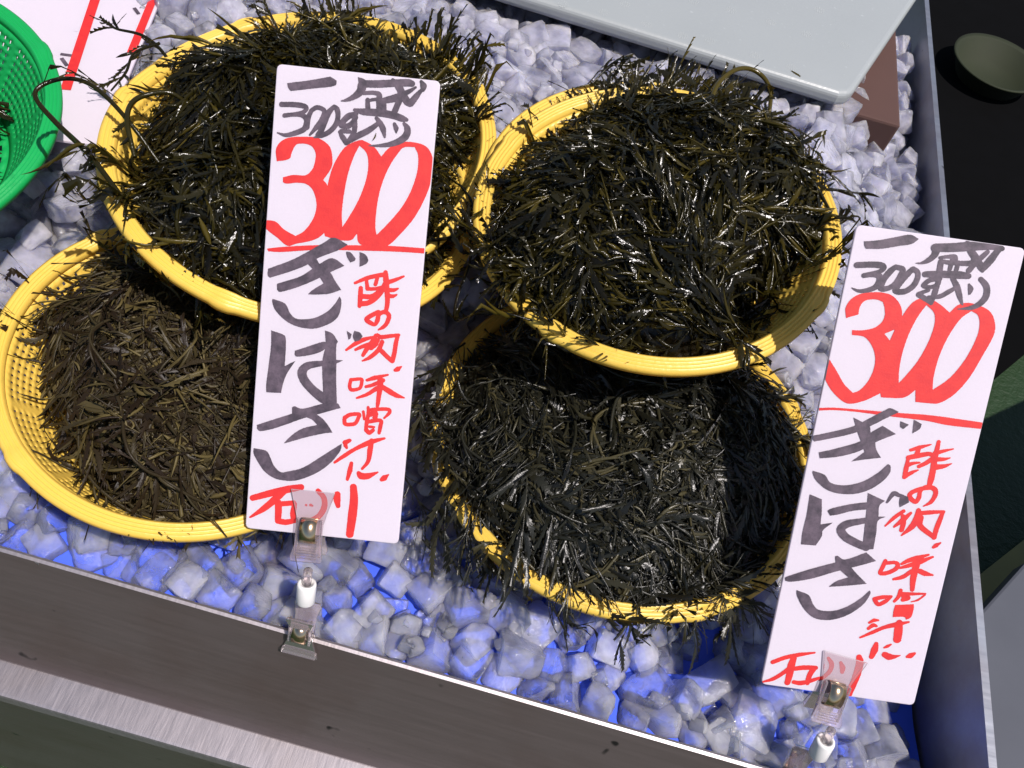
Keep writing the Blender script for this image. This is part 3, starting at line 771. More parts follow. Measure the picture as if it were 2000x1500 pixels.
for _ in range(520):
    x = rng.uniform(-.6, X1 - .02); y = rng.uniform(.01, .62); z = float(hice(x, y)) - rng.uniform(-.001, .008)
    if inpoly(np.array([[x, y]]), CARD)[0] or (x > .25 and y > .60) or y > .60: continue
    if clearof(x, y, z, .006): pts.append((x, y, z, rng.uniform(.22, .45), 1))
pts = np.array(pts)
px, dep = proj(pts[:, :3])
# chunks that can be seen: inside the frame and not under a basket, card, slab
vis = (px[:, 0] > -30) & (px[:, 0] < 2030) & (px[:, 1] > -30) & (px[:, 1] < 1530)
for k, b in BK.items():
    n = np.array([b[3], b[4], 1.]); n /= np.linalg.norm(n)
    d = pts[:, :3] - CP; t = ((np.array(b[:3]) - CP) @ n) / (d @ n)
    hit = CP + t[:, None] * d; vis &= ~((np.linalg.norm(hit - np.array(b[:3]), axis=1) < b[5] - .004) & (t < 1))
def plane_block(Q):
    global vis
    Q = np.array(Q, float); o_ = Q[0]; u = Q[1] - o_; v = Q[3] - o_; n = np.cross(u, v)
    d = pts[:, :3] - CP; t = ((o_ - CP) @ n) / (d @ n); w_ = CP + t[:, None] * d - o_
    a = w_ @ u / (u @ u); c = w_ @ v / (v @ v); vis &= ~((a > 0) & (a < 1) & (c > 0) & (c < 1) & (t < 1))
S1Q = [[-.192, .25, .269], [-.093, .265, .279], [-.043, .05, .084], [-.142, .036, .074]]
S2Q = [[.167, .235, .286], [.266, .246, .294], [.309, .042, .085], [.21, .03, .077]]
plane_block(S1Q); plane_block(S2Q)
vis &= ~inpoly(pts[:, :2], SLAB) & ~inpoly(pts[:, :2], CARD)
size = pts[:, 3] / dep
cand = np.where(vis & (pts[:, 4] == 0))[0]
sel = cand[np.argsort(-size[cand])][:300]; selset = set(sel.tolist())
GI = 'ice chunks lying loose in the tray'
LM = [("the middle card's clip", -.09, .01), ("the right card's clip", .262, .01), ("the front left basket's near rim", -.24, .02), ("the middle card's bottom edge", -.07, .06),
      ("the front right basket's near rim", .08, .045), ("the front right basket's right rim", .24, .15), ("the gap between the two front baskets", -.055, .15),
      ("the back left stack's right rim", -.06, .27), ("the back right stack's left rim", -.07, .35), ("the back left stack's far rim", -.20, .48),
      ("the back right stack's far rim", .08, .47), ("the pale board's front edge", -.03, .60), ("the pale board's corner", .24, .61), ("the brown box", .30, .64),
      ("the far stretch of the right wall", .36, .46), ("the near stretch of the right wall", .35, .12), ("the right card's top edge", .22, .33), ("the green basket's rim", -.37, .24),
      ("the flat card's corner", -.38, .30), ("the front left basket's left rim", -.37, .15), ("the back left stack's left rim", -.35, .32), ("the front rim's middle stretch", .05, .0),
      ("the front rim's left end", -.30, .0), ("the curled stem at the left", -.36, .22)]
def ice_label(x, y, z, s):
    nm, lx, ly = min(LM, key=lambda q: (q[1] - x) ** 2 + (q[2] - y) ** 2); dx, dy = x - lx, y - ly
    size = 'small' if s < .86 else ('big' if s > 1.08 else 'middling')
    d = math.hypot(dx, dy); near = 'just ' if d < .028 else ('' if d < .06 else 'well ')
    side = ('behind' if dy > 0 else 'in front of') if abs(dy) > abs(dx) else ('right of' if dx > 0 else 'left of')
    return f"{size} frosted ice chunk {near}{side} {nm}"
Vs, Fs, Ms = [], [], []; off = 0
for i in range(len(pts)):
    x, y, z, s, lay = pts[i]
    rot = Matrix.Rotation(rng.uniform(0, 6.28), 4, 'Z') @ Matrix.Rotation(rng.normal(0, .45), 4, 'X') @ Matrix.Rotation(rng.normal(0, .45), 4, 'Y')
    ci = int(rng.integers(len(CH)))
    if i in selset:
        o = bpy.data.objects.new('ice_chunk', (CHC if y < .125 else CHM)[ci]); COL.objects.link(o)
        o.matrix_world = Matrix.Translation((x, y, z)) @ rot @ Matrix.Scale(s, 4)
        tag(o, ice_label(x, y, z, s), 'ice', GI)
    else:
        if lay > 0 and not (-200 < px[i, 0] < 2200 and -200 < px[i, 1] < 1700): continue
        v, f = CH[ci]; r3 = np.array(rot.to_3x3())
        Vs.append(v * .0160 * s @ r3.T + np.array([x, y, z])); Fs.append(f + off); off += len(v); Ms.append(np.full(len(f), int(y < .125)))
me = mesh_np('crushed_ice', np.vstack(Vs), np.vstack(Fs)); me.set_sharp_from_angle(angle=R_(32))
ci_o = link('crushed_ice', me, M_ICE); me.materials.append(M_ICE_CLEAR); me.polygons.foreach_set('material_index', np.concatenate(Ms).astype(np.int32)); tag(ci_o, 'rest of the crushed ice filling the tray, smaller and deeper pieces', 'ice', kind='stuff')

# ------------------------------------------------------------------ slab, brown board, basin
V, F = prism(SLAB, .101, .118)
slab = link('cooling_slab', pymesh('cooling_slab', V, F), M_SLAB); bevel(slab, .006, 4)
tag(slab, 'pale grey frosted plastic board with dot rings lying on the ice at the back', 'board')
Vd, Fd = [], []; off = 0; r = np.random.default_rng(4)
def zoomray(px_, z):
    v = np.array([(px_[0] - 1000) / 1700, -(px_[1] - 750) / 1700, 1.0]) @ CR; t = (z - CP[2]) / v[2]; return CP + t * v
RINGS = [(1428, 20), (1505, 43), (1262, 47), (1333, 70), (1386, 80), (1575, 67), (1474, 108), (1545, 132), (1355, 3), (1180, 25), (1100, 8), (1650, 88), (1600, 20), (1220, 8)]
for q in RINGS:
    c0 = zoomray(q, .118)
    for rad_, cnt in ((.0028, 8), (.0050, 12)):
        for i in range(cnt):
            a = 6.283 * i / cnt; c = c0 + np.array([math.cos(a), math.sin(a), 0]) * rad_
            k = np.array([[math.cos(b), math.sin(b), 0] for b in np.linspace(0, 6.283, 6, endpoint=False)]) * .00055
            vv = np.vstack([c + k, [c + [0, 0, .0005]]]); vv[:6, 2] = .1180; 
            Vd.append(vv); Fd.append(np.array([[j, (j + 1) % 6, 6] for j in range(6)]) + off); off += 7
dm = mesh_np('dot_rings', np.vstack(Vd) + np.array([0, 0, .0002]), np.vstack(Fd)); link('dot_rings', dm, M_DOT, slab)
V, F = box(.262, .322, .665, .95, -.05, .078)
bb = link('brown_box', pymesh('brown_box', V, F.tolist()), M_BROWN); bevel(bb, .003)
tag(bb, 'reddish brown box between the pale board and the right tray wall', 'box')
P = zoomray((1945, 130), -.60)
def lathe(prof, n=64):
    P_ = np.array(prof); a = np.linspace(0, 2 * math.pi, n, endpoint=False); k = len(P_)
    V = np.stack([P_[None, :, 0] * np.cos(a)[:, None], P_[None, :, 0] * np.sin(a)[:, None], np.repeat(P_[None, :, 1], n, 0)], -1).reshape(-1, 3)
    i = np.arange(n)[:, None]; j = np.arange(k - 1)[None]
    F = np.stack([i * k + j, ((i + 1) % n) * k + j, ((i + 1) % n) * k + j + 1, i * k + j + 1], -1).reshape(-1, 4)
    return V, F
V, F = lathe([(.0005, 0), (.085, 0), (.11, .045), (.122, .05), (.122, .045), (.114, .040), (.088, -.004), (.0005, -.004)][::-1])
ba = link('basin', mesh_np('basin', V, F), M_BASIN); ba.location = (P[0], P[1], -.635)
tag(ba, 'round olive green basin on the painted black shade at the upper right', 'basin')

# ------------------------------------------------------------------ handwriting
def smooth_poly(P):
    P = np.array(P, float); n = len(P); out = []
    def corner(i):
        a = P[i] - P[i - 1]; b = P[(i + 1) % n] - P[i]
        c = (a @ b) / (np.linalg.norm(a) * np.linalg.norm(b) + 1e-9); return c < .55
    cs = [corner(i) for i in range(n)]
    for i in range(n):
        p0, p1, p2, p3 = P[i - 1], P[i], P[(i + 1) % n], P[(i + 2) % n]
        if cs[i]: p0 = 2 * p1 - p2
        if cs[(i + 1) % n]: p3 = 2 * p2 - p1
        for t in (0, .25, .5, .75):
            out.append(.5 * ((2 * p1) + (-p0 + p2) * t + (2 * p0 - 5 * p1 + 4 * p2 - p3) * t * t + (-p0 + 3 * p1 - 3 * p2 + p3) * t ** 3))
    return np.array(out)
def smooth_stroke(S):
    S = np.array(S, float)
    if len(S) < 3: return S
    E = np.vstack([2 * S[0] - S[1], S, 2 * S[-1] - S[-2]]); out = []
    for i in range(len(S) - 1):
        p0, p1, p2, p3 = E[i:i + 4]
        for t in (0, .25, .5, .75):
            v = .5 * ((2 * p1) + (-p0 + p2) * t + (2 * p0 - 5 * p1 + 4 * p2 - p3) * t * t + (-p0 + 3 * p1 - 3 * p2 + p3) * t ** 3)
            v[2] = p1[2] * (1 - t) + p2[2] * t; out.append(v)
    out.append(S[-1]); return np.array(out)
def homog(src, dst):
    A = []; b = []
    for (x, y), (u, v) in zip(src, dst):
        A += [[x, y, 1, 0, 0, 0, -u * x, -u * y], [0, 0, 0, x, y, 1, -v * x, -v * y]]; b += [u, v]
    h = np.linalg.solve(np.array(A, float), np.array(b, float)); return np.append(h, 1).reshape(3, 3)

def letter_mesh(name, items, H, W_, H_, z, seed=1):
    """items: list of (kind, ox, oy, s, pts, holes) in tracing units -> one clean flat mesh on the card"""
    res = .00022; nx = int(W_ / res) + 1; ny = int(H_ / res) + 1
    D = np.full((ny, nx), -1e3)                                     # >0 inside (metres)
    mm = W_ / 312.0
    def tf(P, ox, oy, s):
        q = np.c_[ox + P[:, 0] * s, oy + P[:, 1] * s, np.ones(len(P))] @ H.T; return q[:, :2] / q[:, 2:]
    for it in items:
        kind, ox, oy, s, pts_ = it[:5]
        if kind == 's':
            S = smooth_stroke(pts_); P = tf(S[:, :2], ox, oy, s); wd = S[:, 2] * s * mm * .58
            for i in range(len(P) - 1):
                a, b2 = P[i], P[i + 1]; mw = max(wd[i], wd[i + 1]) + 3 * res
                x0 = int(max(0, (min(a[0], b2[0]) - mw) / res)); x1 = int(min(nx, (max(a[0], b2[0]) + mw) / res + 2))
                y0 = int(max(0, (min(a[1], b2[1]) - mw) / res)); y1 = int(min(ny, (max(a[1], b2[1]) + mw) / res + 2))
                if x1 <= x0 or y1 <= y0: continue
                gx, gy = np.meshgrid(np.arange(x0, x1) * res, np.arange(y0, y1) * res)
                ab = b2 - a; t = np.clip(((gx - a[0]) * ab[0] + (gy - a[1]) * ab[1]) / (ab @ ab + 1e-15), 0, 1)
                d = wd[i] * (1 - t) + wd[i + 1] * t - np.hypot(gx - a[0] - t * ab[0], gy - a[1] - t * ab[1])
                D[y0:y1, x0:x1] = np.maximum(D[y0:y1, x0:x1], d)
        else:
            polys = [tf(smooth_poly(q), ox, oy, s) for q in [pts_] + list(it[5] if len(it) > 5 else [])]
            A = np.vstack(polys); x0 = int(max(0, A[:, 0].min() / res - 3)); x1 = int(min(nx, A[:, 0].max() / res + 4))
            y0 = int(max(0, A[:, 1].min() / res - 3)); y1 = int(min(ny, A[:, 1].max() / res + 4))
            gx, gy = np.meshgrid(np.arange(x0, x1) * res, np.arange(y0, y1) * res); G = np.c_[gx.ravel(), gy.ravel()]
            dd = polydist(G, polys[0])
            for hpoly in polys[1:]: dd = np.minimum(dd, -polydist(G, hpoly))
            D[y0:y1, x0:x1] = np.maximum(D[y0:y1, x0:x1], dd.reshape(gx.shape))
    r = np.random.default_rng(seed); nz = r.normal(0, 1, D.shape)
    nz = (nz + np.roll(nz, 1, 0) + np.roll(nz, 1, 1) + np.roll(nz, 2, 0) + np.roll(nz, 2, 1)) / 2.2
    D = np.clip(D, -.002, .002) + nz * .00005
    D[:2] = -.001; D[-2:] = -.001; D[:, :2] = -.001; D[:, -2:] = -.001
    pos = D > 0
    a, b2, c, d = pos[:-1, :-1], pos[:-1, 1:], pos[1:, 1:], pos[1:, :-1]
    code = a * 1 + b2 * 2 + c * 4 + d * 8
    Vv = []; quads = []; tris = []; nv = 0
    full = code == 15
    runs = []
    for y in range(full.shape[0]):
        rr = np.flatnonzero(np.diff(np.concatenate([[0], full[y].astype(np.int8), [0]])))
        for s0, e0 in zip(rr[::2], rr[1::2]): runs.append((s0, e0, y))
    if runs:
        rn = np.array(runs, float); x0, x1, y0 = rn[:, 0] * res, rn[:, 1] * res, rn[:, 2] * res
        q = np.stack([np.c_[x0, y0], np.c_[x1, y0], np.c_[x1, y0 + res], np.c_[x0, y0 + res]], 1).reshape(-1, 2)
        Vv.append(q); quads.append(np.arange(len(q)).reshape(-1, 4)); nv += len(q)
    polysN = {3: [], 4: [], 5: []}; 
    ys_, xs_ = np.nonzero((code > 0) & (code < 15))
    corners = [(0, 0), (1, 0), (1, 1), (0, 1)]
    for y, x in zip(ys_.tolist(), xs_.tolist()):
        val = [D[y, x], D[y, x + 1], D[y + 1, x + 1], D[y + 1, x]]; out = []
        for i in range(4):
            j = (i + 1) % 4; p, q = corners[i], corners[j]
            if val[i] > 0: out.append((x + p[0], y + p[1]))
            if (val[i] > 0) != (val[j] > 0):
                t = val[i] / (val[i] - val[j]); out.append((x + p[0] + t * (q[0] - p[0]), y + p[1] + t * (q[1] - p[1])))
        if len(out) in polysN: polysN[len(out)].append(out)
    Fall = list(quads)
    for k, L in polysN.items():
        if L:
            q = np.array(L, float).reshape(-1, 2) * res; Vv.append(q); Fall.append(np.arange(len(q)).reshape(-1, k) + nv); nv += len(q)
    P = np.vstack(Vv)
    V3 = np.c_[P[:, 0] - W_ / 2, H_ / 2 - P[:, 1], np.full(len(P), z)]
    # card local y is up, tracing y is down: flip winding
    return mesh_np(name, V3, [f[:, ::-1] for f in Fall], False)

def Z(ox, oy, s):
    L = []
    def S(*p): L.append(('s', ox, oy, s, p))
    def Pp(pts, holes=()): L.append(('p', ox, oy, s, pts, holes))
    return L, S, Pp
K1, R1 = [], []
L, S, P_ = Z(480, 110, .2)
P_([(405, 270), (420, 262), (600, 240), (800, 205), (830, 203), (888, 240), (862, 290), (650, 315), (440, 340), (415, 310)])
P_([(1095, 205), (1165, 230), (1185, 300), (1105, 300)])
S((1140, 268, 56), (1300, 270, 60), (1450, 262, 58), (1580, 258, 60), (1625, 268, 48))
S((1135, 290, 75), (1120, 340, 68), (1060, 392, 48), (990, 425, 28), (930, 436, 8))
S((1150, 360, 30), (1240, 355, 32), (1300, 370, 40), (1310, 410, 40))
S((1435, 232, 30), (1490, 290, 60), (1530, 370, 60), (1575, 440, 62), (1603, 480, 22))
S((1612, 455, 58), (1665, 390, 50), (1715, 330, 28)); S((1712, 245, 24), (1735, 290, 55), (1730, 325, 36))
S((1330, 425, 28), (1440, 400, 42), (1520, 375, 46), (1600, 340, 36), (1660, 303, 18))
S((1188, 425, 36), (1192, 520, 44)); S((1185, 432, 26), (1250, 422, 26), (1310, 415, 30)); S((1302, 400, 46), (1300, 460, 46), (1302, 525, 48))
S((1352, 425, 34), (1348, 525, 44)); S((1330, 440, 40), (1420, 425, 44), (1520, 412, 40)); S((1508, 420, 46), (1480, 475, 50), (1455, 535, 50))
S((1060, 522, 24), (1150, 540, 54), (1300, 550, 60), (1430, 572, 58), (1520, 603, 54), (1570, 618, 30))
S((348, 470, 40), (480, 472, 42), (565, 485, 42), (592, 510, 38), (560, 545, 32), (470, 565, 30), (378, 577, 36)); S((378, 577, 34), (470, 568, 32), (550, 575, 38), (592, 612, 48), (590, 670, 50), (560, 715, 45), (480, 748, 42), (390, 768, 32), (308, 745, 10))
S((640, 530, 36), (690, 500, 38), (745, 512, 36), (768, 545, 40), (740, 620, 42), (690, 690, 42), (625, 765, 18)); S((640, 530, 36), (610, 600, 42), (595, 690, 46))
S((862, 478, 14), (890, 515, 44), (900, 580, 42), (880, 660, 44), (820, 730, 42), (740, 772, 38), (665, 790, 12)); S((860, 490, 30), (800, 560, 54), (760, 650, 56), (735, 720, 50), (695, 765, 30))
S((1070, 565, 46), (1000, 585, 50), (945, 640, 50), (930, 675, 38), (1000, 678, 45), (1048, 640, 44), (1072, 595, 40)); S((1060, 620, 46), (1062, 700, 44), (1045, 760, 40), (1010, 820, 45), (985, 855, 18))
S((912, 735, 22), (942, 785, 44), (980, 840, 44)); S((930, 728, 34), (1010, 732, 34)); S((1010, 820, 44), (1100, 770, 52), (1200, 720, 50), (1290, 655, 36))
S((1275, 600, 30), (1310, 650, 45), (1340, 710, 48), (1355, 785, 20)); S((1450, 658, 28), (1466, 700, 42), (1468, 742, 14)); S((1545, 655, 26), (1576, 700, 50), (1570, 760, 60), (1520, 812, 58), (1430, 850, 46), (1320, 868, 28), (1200, 870, 8))
K1 += L
L, S, P_ = Z(460, 100, .26667)
P_([(300, 805), (293, 720), (330, 660), (400, 630), (520, 625), (610, 637), (690, 700), (708, 800), (695, 860), (640, 940), (672, 985), (700, 1100), (690, 1220), (640, 1330), (560, 1380), (440, 1405), (375, 1420), (300, 1360), (215, 1290), (212, 1232), (290, 1243), (350, 1300), (435, 1348), (500, 1310), (560, 1230), (587, 1150), (585, 1080), (560, 1010), (515, 970), (450, 960), (370, 967), (343, 955), (345, 920), (420, 903), (510, 905), (560, 860), (580, 800), (583, 740), (550, 690), (490, 675), (440, 685), (410, 740), (390, 787)])
P_([(905, 650), (800, 700), (720, 820), (675, 960), (650, 1120), (640, 1280), (650, 1350), (740, 1375), (840, 1380), (885, 1330), (895, 1395), (940, 1418), (1030, 1428), (1110, 1420), (1200, 1340), (1310, 1210), (1400, 1040), (1440, 900), (1447, 800), (1410, 710), (1340, 672), (1230, 662), (1130, 700), (1065, 768), (1010, 695), (950, 660)],
   [[(905, 690), (955, 740), (970, 820), (955, 930), (900, 1080), (820, 1220), (778, 1282), (775, 1180), (790, 1050), (820, 900), (860, 780)],
    [(1310, 700), (1335, 760), (1330, 870), (1290, 1000), (1220, 1130), (1120, 1250), (1030, 1340), (1020, 1280), (1030, 1150), (1060, 1000), (1120, 850), (1200, 730), (1240, 700)]])
P_([(225, 1440), (340, 1428), (600, 1415), (1000, 1418), (1200, 1425), (1390, 1440), (1385, 1478), (1200, 1465), (900, 1455), (600, 1450), (340, 1465), (235, 1460)])
R1 += L
L, S, P_ = Z(460, 460, .21333)
P_([(290, 300), (310, 290), (500, 220), (640, 150), (800, 60), (895, 12), (1022, 78), (930, 130), (760, 195), (640, 265), (500, 320), (310, 378), (288, 355)])
P_([(370, 435), (450, 410), (600, 360), (760, 255), (880, 200), (992, 270), (860, 330), (720, 400), (560, 465), (410, 507), (375, 490)])
P_([(640, 165), (720, 190), (770, 260), (860, 330), (900, 400), (960, 490), (850, 525), (740, 533), (655, 530), (700, 490), (800, 430), (760, 370), (700, 300), (640, 230)])
P_([(1005, 140), (1050, 150), (1095, 205), (1085, 225), (1045, 240), (1015, 190)]); P_([(1130, 145), (1180, 165), (1208, 210), (1195, 250), (1130, 280)])
P_([(330, 570), (445, 615), (490, 700), (540, 750), (620, 758), (720, 745), (830, 690), (900, 620), (945, 550), (962, 590), (955, 670), (920, 750), (830, 810), (700, 845), (560, 825), (450, 770), (360, 680), (330, 610)])
P_([(318, 860), (420, 895), (450, 930), (450, 1050), (440, 1185), (540, 1138), (470, 1240), (430, 1330), (405, 1432), (270, 1425), (270, 1350), (290, 1200), (315, 1000)])
P_([(535, 1045), (600, 1025), (790, 965), (820, 985), (800, 1040), (700, 1080), (560, 1100), (530, 1080)])
P_([(810, 862), (880, 890), (930, 965), (915, 1000), (912, 1130), (975, 1135), (915, 1165), (912, 1300), (918, 1535), (795, 1540), (790, 1400), (785, 1150), (815, 1000)])
S((880, 1155, 38), (760, 1165, 46), (650, 1185, 62), (600, 1240, 76), (622, 1320, 72), (700, 1410, 74), (790, 1480, 84), (850, 1520, 60))
P_([(1010, 865), (1055, 895), (1045, 935), (1025, 945)]); P_([(1080, 865), (1130, 880), (1155, 915), (1130, 950), (1085, 965), (1065, 915)])
K1 += L
L, S, P_ = Z(440, 760, .21333)
P_([(280, 320), (300, 310), (600, 215), (598, 160), (625, 148), (700, 170), (885, 125), (1010, 120), (1045, 165), (900, 205), (700, 260), (560, 310), (420, 355), (310, 375), (275, 350)])
P_([(700, 170), (800, 210), (870, 255), (920, 310), (970, 390), (880, 400), (720, 435), (560, 480), (520, 488), (600, 410), (700, 350), (830, 320), (780, 270), (690, 235)])
P_([(245, 530), (360, 555), (400, 620), (430, 690), (490, 750), (560, 745), (700, 710), (850, 620), (960, 550), (1055, 492), (1040, 560), (960, 660), (850, 745), (720, 805), (610, 832), (500, 825), (420, 800), (340, 740), (280, 650), (245, 580)])
K1 += L
L, S, P_ = Z(440, 760, .21333)
S((235, 988, 50), (400, 945, 58), (560, 910, 62), (680, 890, 50)); S((520, 925, 60), (430, 1010, 60), (330, 1090, 50), (210, 1165, 16))
S((470, 1035, 58), (470, 1110, 58), (465, 1185, 52)); S((480, 1045, 45), (610, 1035, 42)); S((618, 1045, 42), (605, 1130, 50), (608, 1185, 45)); S((465, 1200, 50), (540, 1212, 48), (630, 1195, 42))
S((835, 925, 40), (888, 990, 45), (890, 1080, 50), (840, 1160, 48), (760, 1200, 46), (690, 1205, 30)); S((1012, 960, 54), (1010, 1010, 58), (1018, 1065, 38)); S((1160, 892, 56), (1165, 1000, 68), (1150, 1150, 74), (1125, 1325, 64))
S((725, 1055, 20), (728, 1060, 16)); S((765, 1055, 24), (782, 1062, 18))
R1 += L
L, S, P_ = Z(660, 500, .18)
S((178, 285, 26), (300, 235, 40), (420, 205, 40), (500, 195, 46)); S((302, 250, 32), (312, 345, 40)); S((425, 215, 34), (400, 300, 38)); S((240, 340, 42), (235, 430, 48), (225, 535, 38))
S((310, 350, 34), (400, 348, 34), (470, 335, 40)); S((260, 430, 46), (360, 432, 50), (440, 385, 48)); S((240, 510, 50), (320, 500, 48), (400, 450, 48), (470, 370, 48), (505, 300, 55))
S((510, 170, 42), (515, 250, 56), (522, 340, 52), (530, 440, 48), (527, 520, 44), (515, 580, 40)); S((540, 278, 42), (620, 250, 36), (708, 213, 20)); S((550, 362, 42), (600, 362, 36), (645, 346, 18)); S((540, 425, 42), (590, 428, 36), (632, 412, 16))
S((430, 600, 42), (350, 640, 44), (300, 680, 44), (345, 718, 44), (393, 735, 34), (420, 690, 46), (438, 625, 40), (500, 600, 42), (546, 640, 44), (522, 720, 42), (480, 765, 36), (430, 792, 16))
S((80, 1010, 22), (180, 942, 42), (270, 900, 42), (365, 873, 26)); S((180, 1008, 26), (260, 972, 38), (330, 950, 42)); S((400, 855, 36), (365, 920, 46), (310, 990, 48), (262, 1068, 36))
S((420, 850, 36), (460, 872, 42), (550, 862, 38), (650, 850, 32)); S((643, 855, 36), (620, 940, 44), (605, 1040, 44), (582, 1130, 46)); S((575, 1130, 42), (520, 1080, 44), (460, 1020, 44))
S((470, 925, 42), (430, 1010, 44), (340, 1090, 40), (255, 1130, 16)); S((425, 900, 38), (400, 950, 44), (350, 990, 44)); S((610, 1232, 30), (640, 1220, 48), (680, 1192, 14))
R1 += L
L, S, P_ = Z(640, 720, .18)
S((240, 112, 34), (350, 105, 32), (358, 140, 34), (335, 205, 32), (248, 222, 36), (226, 180, 36), (240, 112, 34)); S((415, 117, 28), (500, 92, 44), (642, 60, 20)); S((405, 188, 30), (480, 168, 36), (590, 120, 42))
S((560, 110, 56), (560, 180, 58), (545, 280, 46), (532, 380, 38), (525, 410, 24)); S((520, 205, 44), (420, 270, 36), (305, 310, 22)); S((585, 192, 46), (660, 240, 54), (740, 285, 46), (822, 310, 14))
S((172, 525, 42), (230, 492, 38), (325, 487, 38), (318, 530, 38), (280, 590, 38), (180, 595, 38), (168, 545, 40)); S((375, 460, 28), (385, 540, 26)); S((427, 412, 28), (430, 480, 38), (420, 530, 38)); S((460, 440, 38), (560, 432, 36), (650, 437, 36), (658, 472, 36), (602, 530, 20))
S((450, 490, 48), (510, 475, 44), (500, 530, 48)); S((412, 562, 38), (402, 660, 38)); S((412, 570, 40), (560, 555, 38), (560, 620, 40), (545, 690, 34)); S((440, 622, 26), (490, 628, 24)); S((410, 665, 44), (440, 688, 44), (480, 662, 36))
S((175, 795, 50), (225, 772, 36)); S((180, 828, 42), (192, 852, 26)); S((60, 1010, 26), (160, 942, 40), (290, 862, 38), (450, 792, 54), (605, 750, 22)); S((465, 775, 46), (446, 880, 54), (425, 1000, 40), (360, 1080, 26))
S((242, 1020, 36), (226, 1100, 50), (198, 1195, 32)); S((320, 1125, 38), (348, 1158, 68), (420, 1160, 62), (528, 1120, 18)); S((570, 1200, 36), (600, 1182, 58), (648, 1145, 12))
R1 += L
# ---- second card
K2, R2 = [], []
L, S, P_ = Z(1640, 430, .18)
P_([(255, 235), (400, 225), (600, 190), (755, 165), (850, 212), (775, 265), (640, 285), (450, 315), (280, 315), (262, 285)])
S((1030, 305, 72), (1200, 305, 78), (1400, 292, 82), (1600, 282, 78), (1700, 292, 66), (1760, 320, 40)); S((1045, 330, 72), (1020, 390, 58), (950, 445, 46), (880, 470, 22), (820, 470, 6))
S((1380, 240, 30), (1420, 340, 62), (1480, 430, 64), (1535, 520, 58), (1550, 560, 24)); S((1560, 520, 62), (1640, 430, 68), (1700, 355, 54), (1750, 310, 44)); S((1500, 440, 50), (1560, 390, 46), (1600, 352, 38))
S((1085, 412, 28), (1160, 403, 32), (1240, 402, 42), (1258, 430, 34)); S((1110, 455, 36), (1240, 470, 40), (1420, 472, 50), (1455, 430, 44)); S((1095, 455, 50), (1082, 540, 54)); S((1225, 425, 44), (1190, 540, 36)); S((1285, 465, 36), (1262, 545, 40)); S((1450, 490, 50), (1400, 550, 50))
S((925, 590, 54), (1100, 590, 62), (1300, 600, 68), (1395, 612, 50))
S((180, 490, 54), (330, 485, 54), (440, 492, 56), (475, 520, 46), (430, 560, 42), (340, 587, 46), (258, 602, 44)); S((258, 602, 40), (350, 592, 46), (420, 605, 54), (430, 655, 58), (390, 722, 52), (300, 760, 44), (200, 768, 30), (125, 735, 8))
S((600, 512, 46), (540, 562, 56), (470, 650, 56), (445, 738, 54), (520, 740, 46), (600, 690, 48), (660, 600, 52), (680, 535, 46), (600, 512, 46)); S((790, 532, 46), (720, 600, 56), (650, 680, 56), (605, 765, 54), (700, 775, 52), (790, 720, 52), (838, 640, 48), (842, 570, 46), (790, 532, 46))
S((1085, 640, 40), (980, 652, 46), (908, 710, 42), (980, 730, 36), (1060, 700, 42), (1075, 645, 40)); S((1060, 690, 46), (1030, 790, 52), (990, 900, 38)); S((855, 810, 44), (920, 850, 46), (985, 890, 44)); S((855, 800, 38), (960, 762, 34)); S((960, 835, 28), (1080, 830, 42), (1180, 780, 44), (1250, 740, 34))
S((1225, 640, 40), (1270, 720, 54), (1300, 820, 48), (1330, 915, 18)); S((1402, 702, 20), (1420, 750, 48), (1408, 798, 24)); S((1530, 645, 44), (1590, 720, 54), (1590, 820, 58), (1530, 900, 54), (1430, 950, 42), (1280, 965, 8))
K2 += L
L, S, P_ = Z(1560, 420, .29333)
P_([(312, 685), (308, 620), (345, 560), (420, 522), (540, 515), (625, 540), (680, 610), (685, 690), (665, 745), (570, 790), (606, 835), (640, 900), (640, 1050), (590, 1150), (500, 1205), (420, 1238), (320, 1250), (230, 1180), (175, 1090), (175, 1020), (203, 958), (260, 1050), (300, 1120), (360, 1180), (410, 1160), (470, 1090), (505, 1000), (505, 920), (475, 850), (430, 808), (352, 797), (353, 765), (430, 765), (510, 745), (560, 700), (572, 640), (560, 580), (510, 562), (440, 570), (405, 610), (395, 662)])
P_([(840, 550), (760, 580), (690, 670), (630, 780), (590, 880), (560, 1000), (540, 1130), (550, 1210), (660, 1215), (720, 1205), (780, 1160), (780, 1240), (860, 1248), (940, 1248), (1040, 1190), (1140, 1080), (1230, 930), (1300, 800), (1308, 720), (1280, 650), (1220, 610), (1130, 585), (1060, 600), (1005, 650), (960, 610), (900, 570)],
   [[(850, 600), (900, 650), (905, 720), (870, 830), (800, 960), (720, 1060), (668, 1115), (670, 1030), (690, 920), (730, 800), (790, 680)],
    [(1150, 640), (1195, 670), (1205, 740), (1180, 830), (1110, 960), (1010, 1080), (895, 1160), (900, 1080), (930, 960), (980, 840), (1040, 740), (1090, 680)]])
P_([(130, 1280), (240, 1278), (450, 1295), (700, 1315), (900, 1330), (1240, 1378), (1232, 1420), (1000, 1395), (850, 1365), (600, 1335), (400, 1308), (240, 1295), (135, 1298)])
R2 += L
L, S, P_ = Z(1460, 800, .27996)
P_([(460, 175), (560, 155), (740, 110), (880, 40), (960, 0), (1000, -15), (1060, 12), (960, 60), (870, 105), (740, 160), (560, 200), (465, 218), (455, 200)])
P_([(497, 292), (600, 270), (790, 215), (870, 150), (945, 108), (1040, 165), (900, 220), (780, 285), (640, 322), (505, 335)])
P_([(740, 50), (850, 110), (860, 150), (890, 200), (900, 270), (935, 330), (800, 345), (725, 357), (820, 290), (795, 220), (765, 140)])
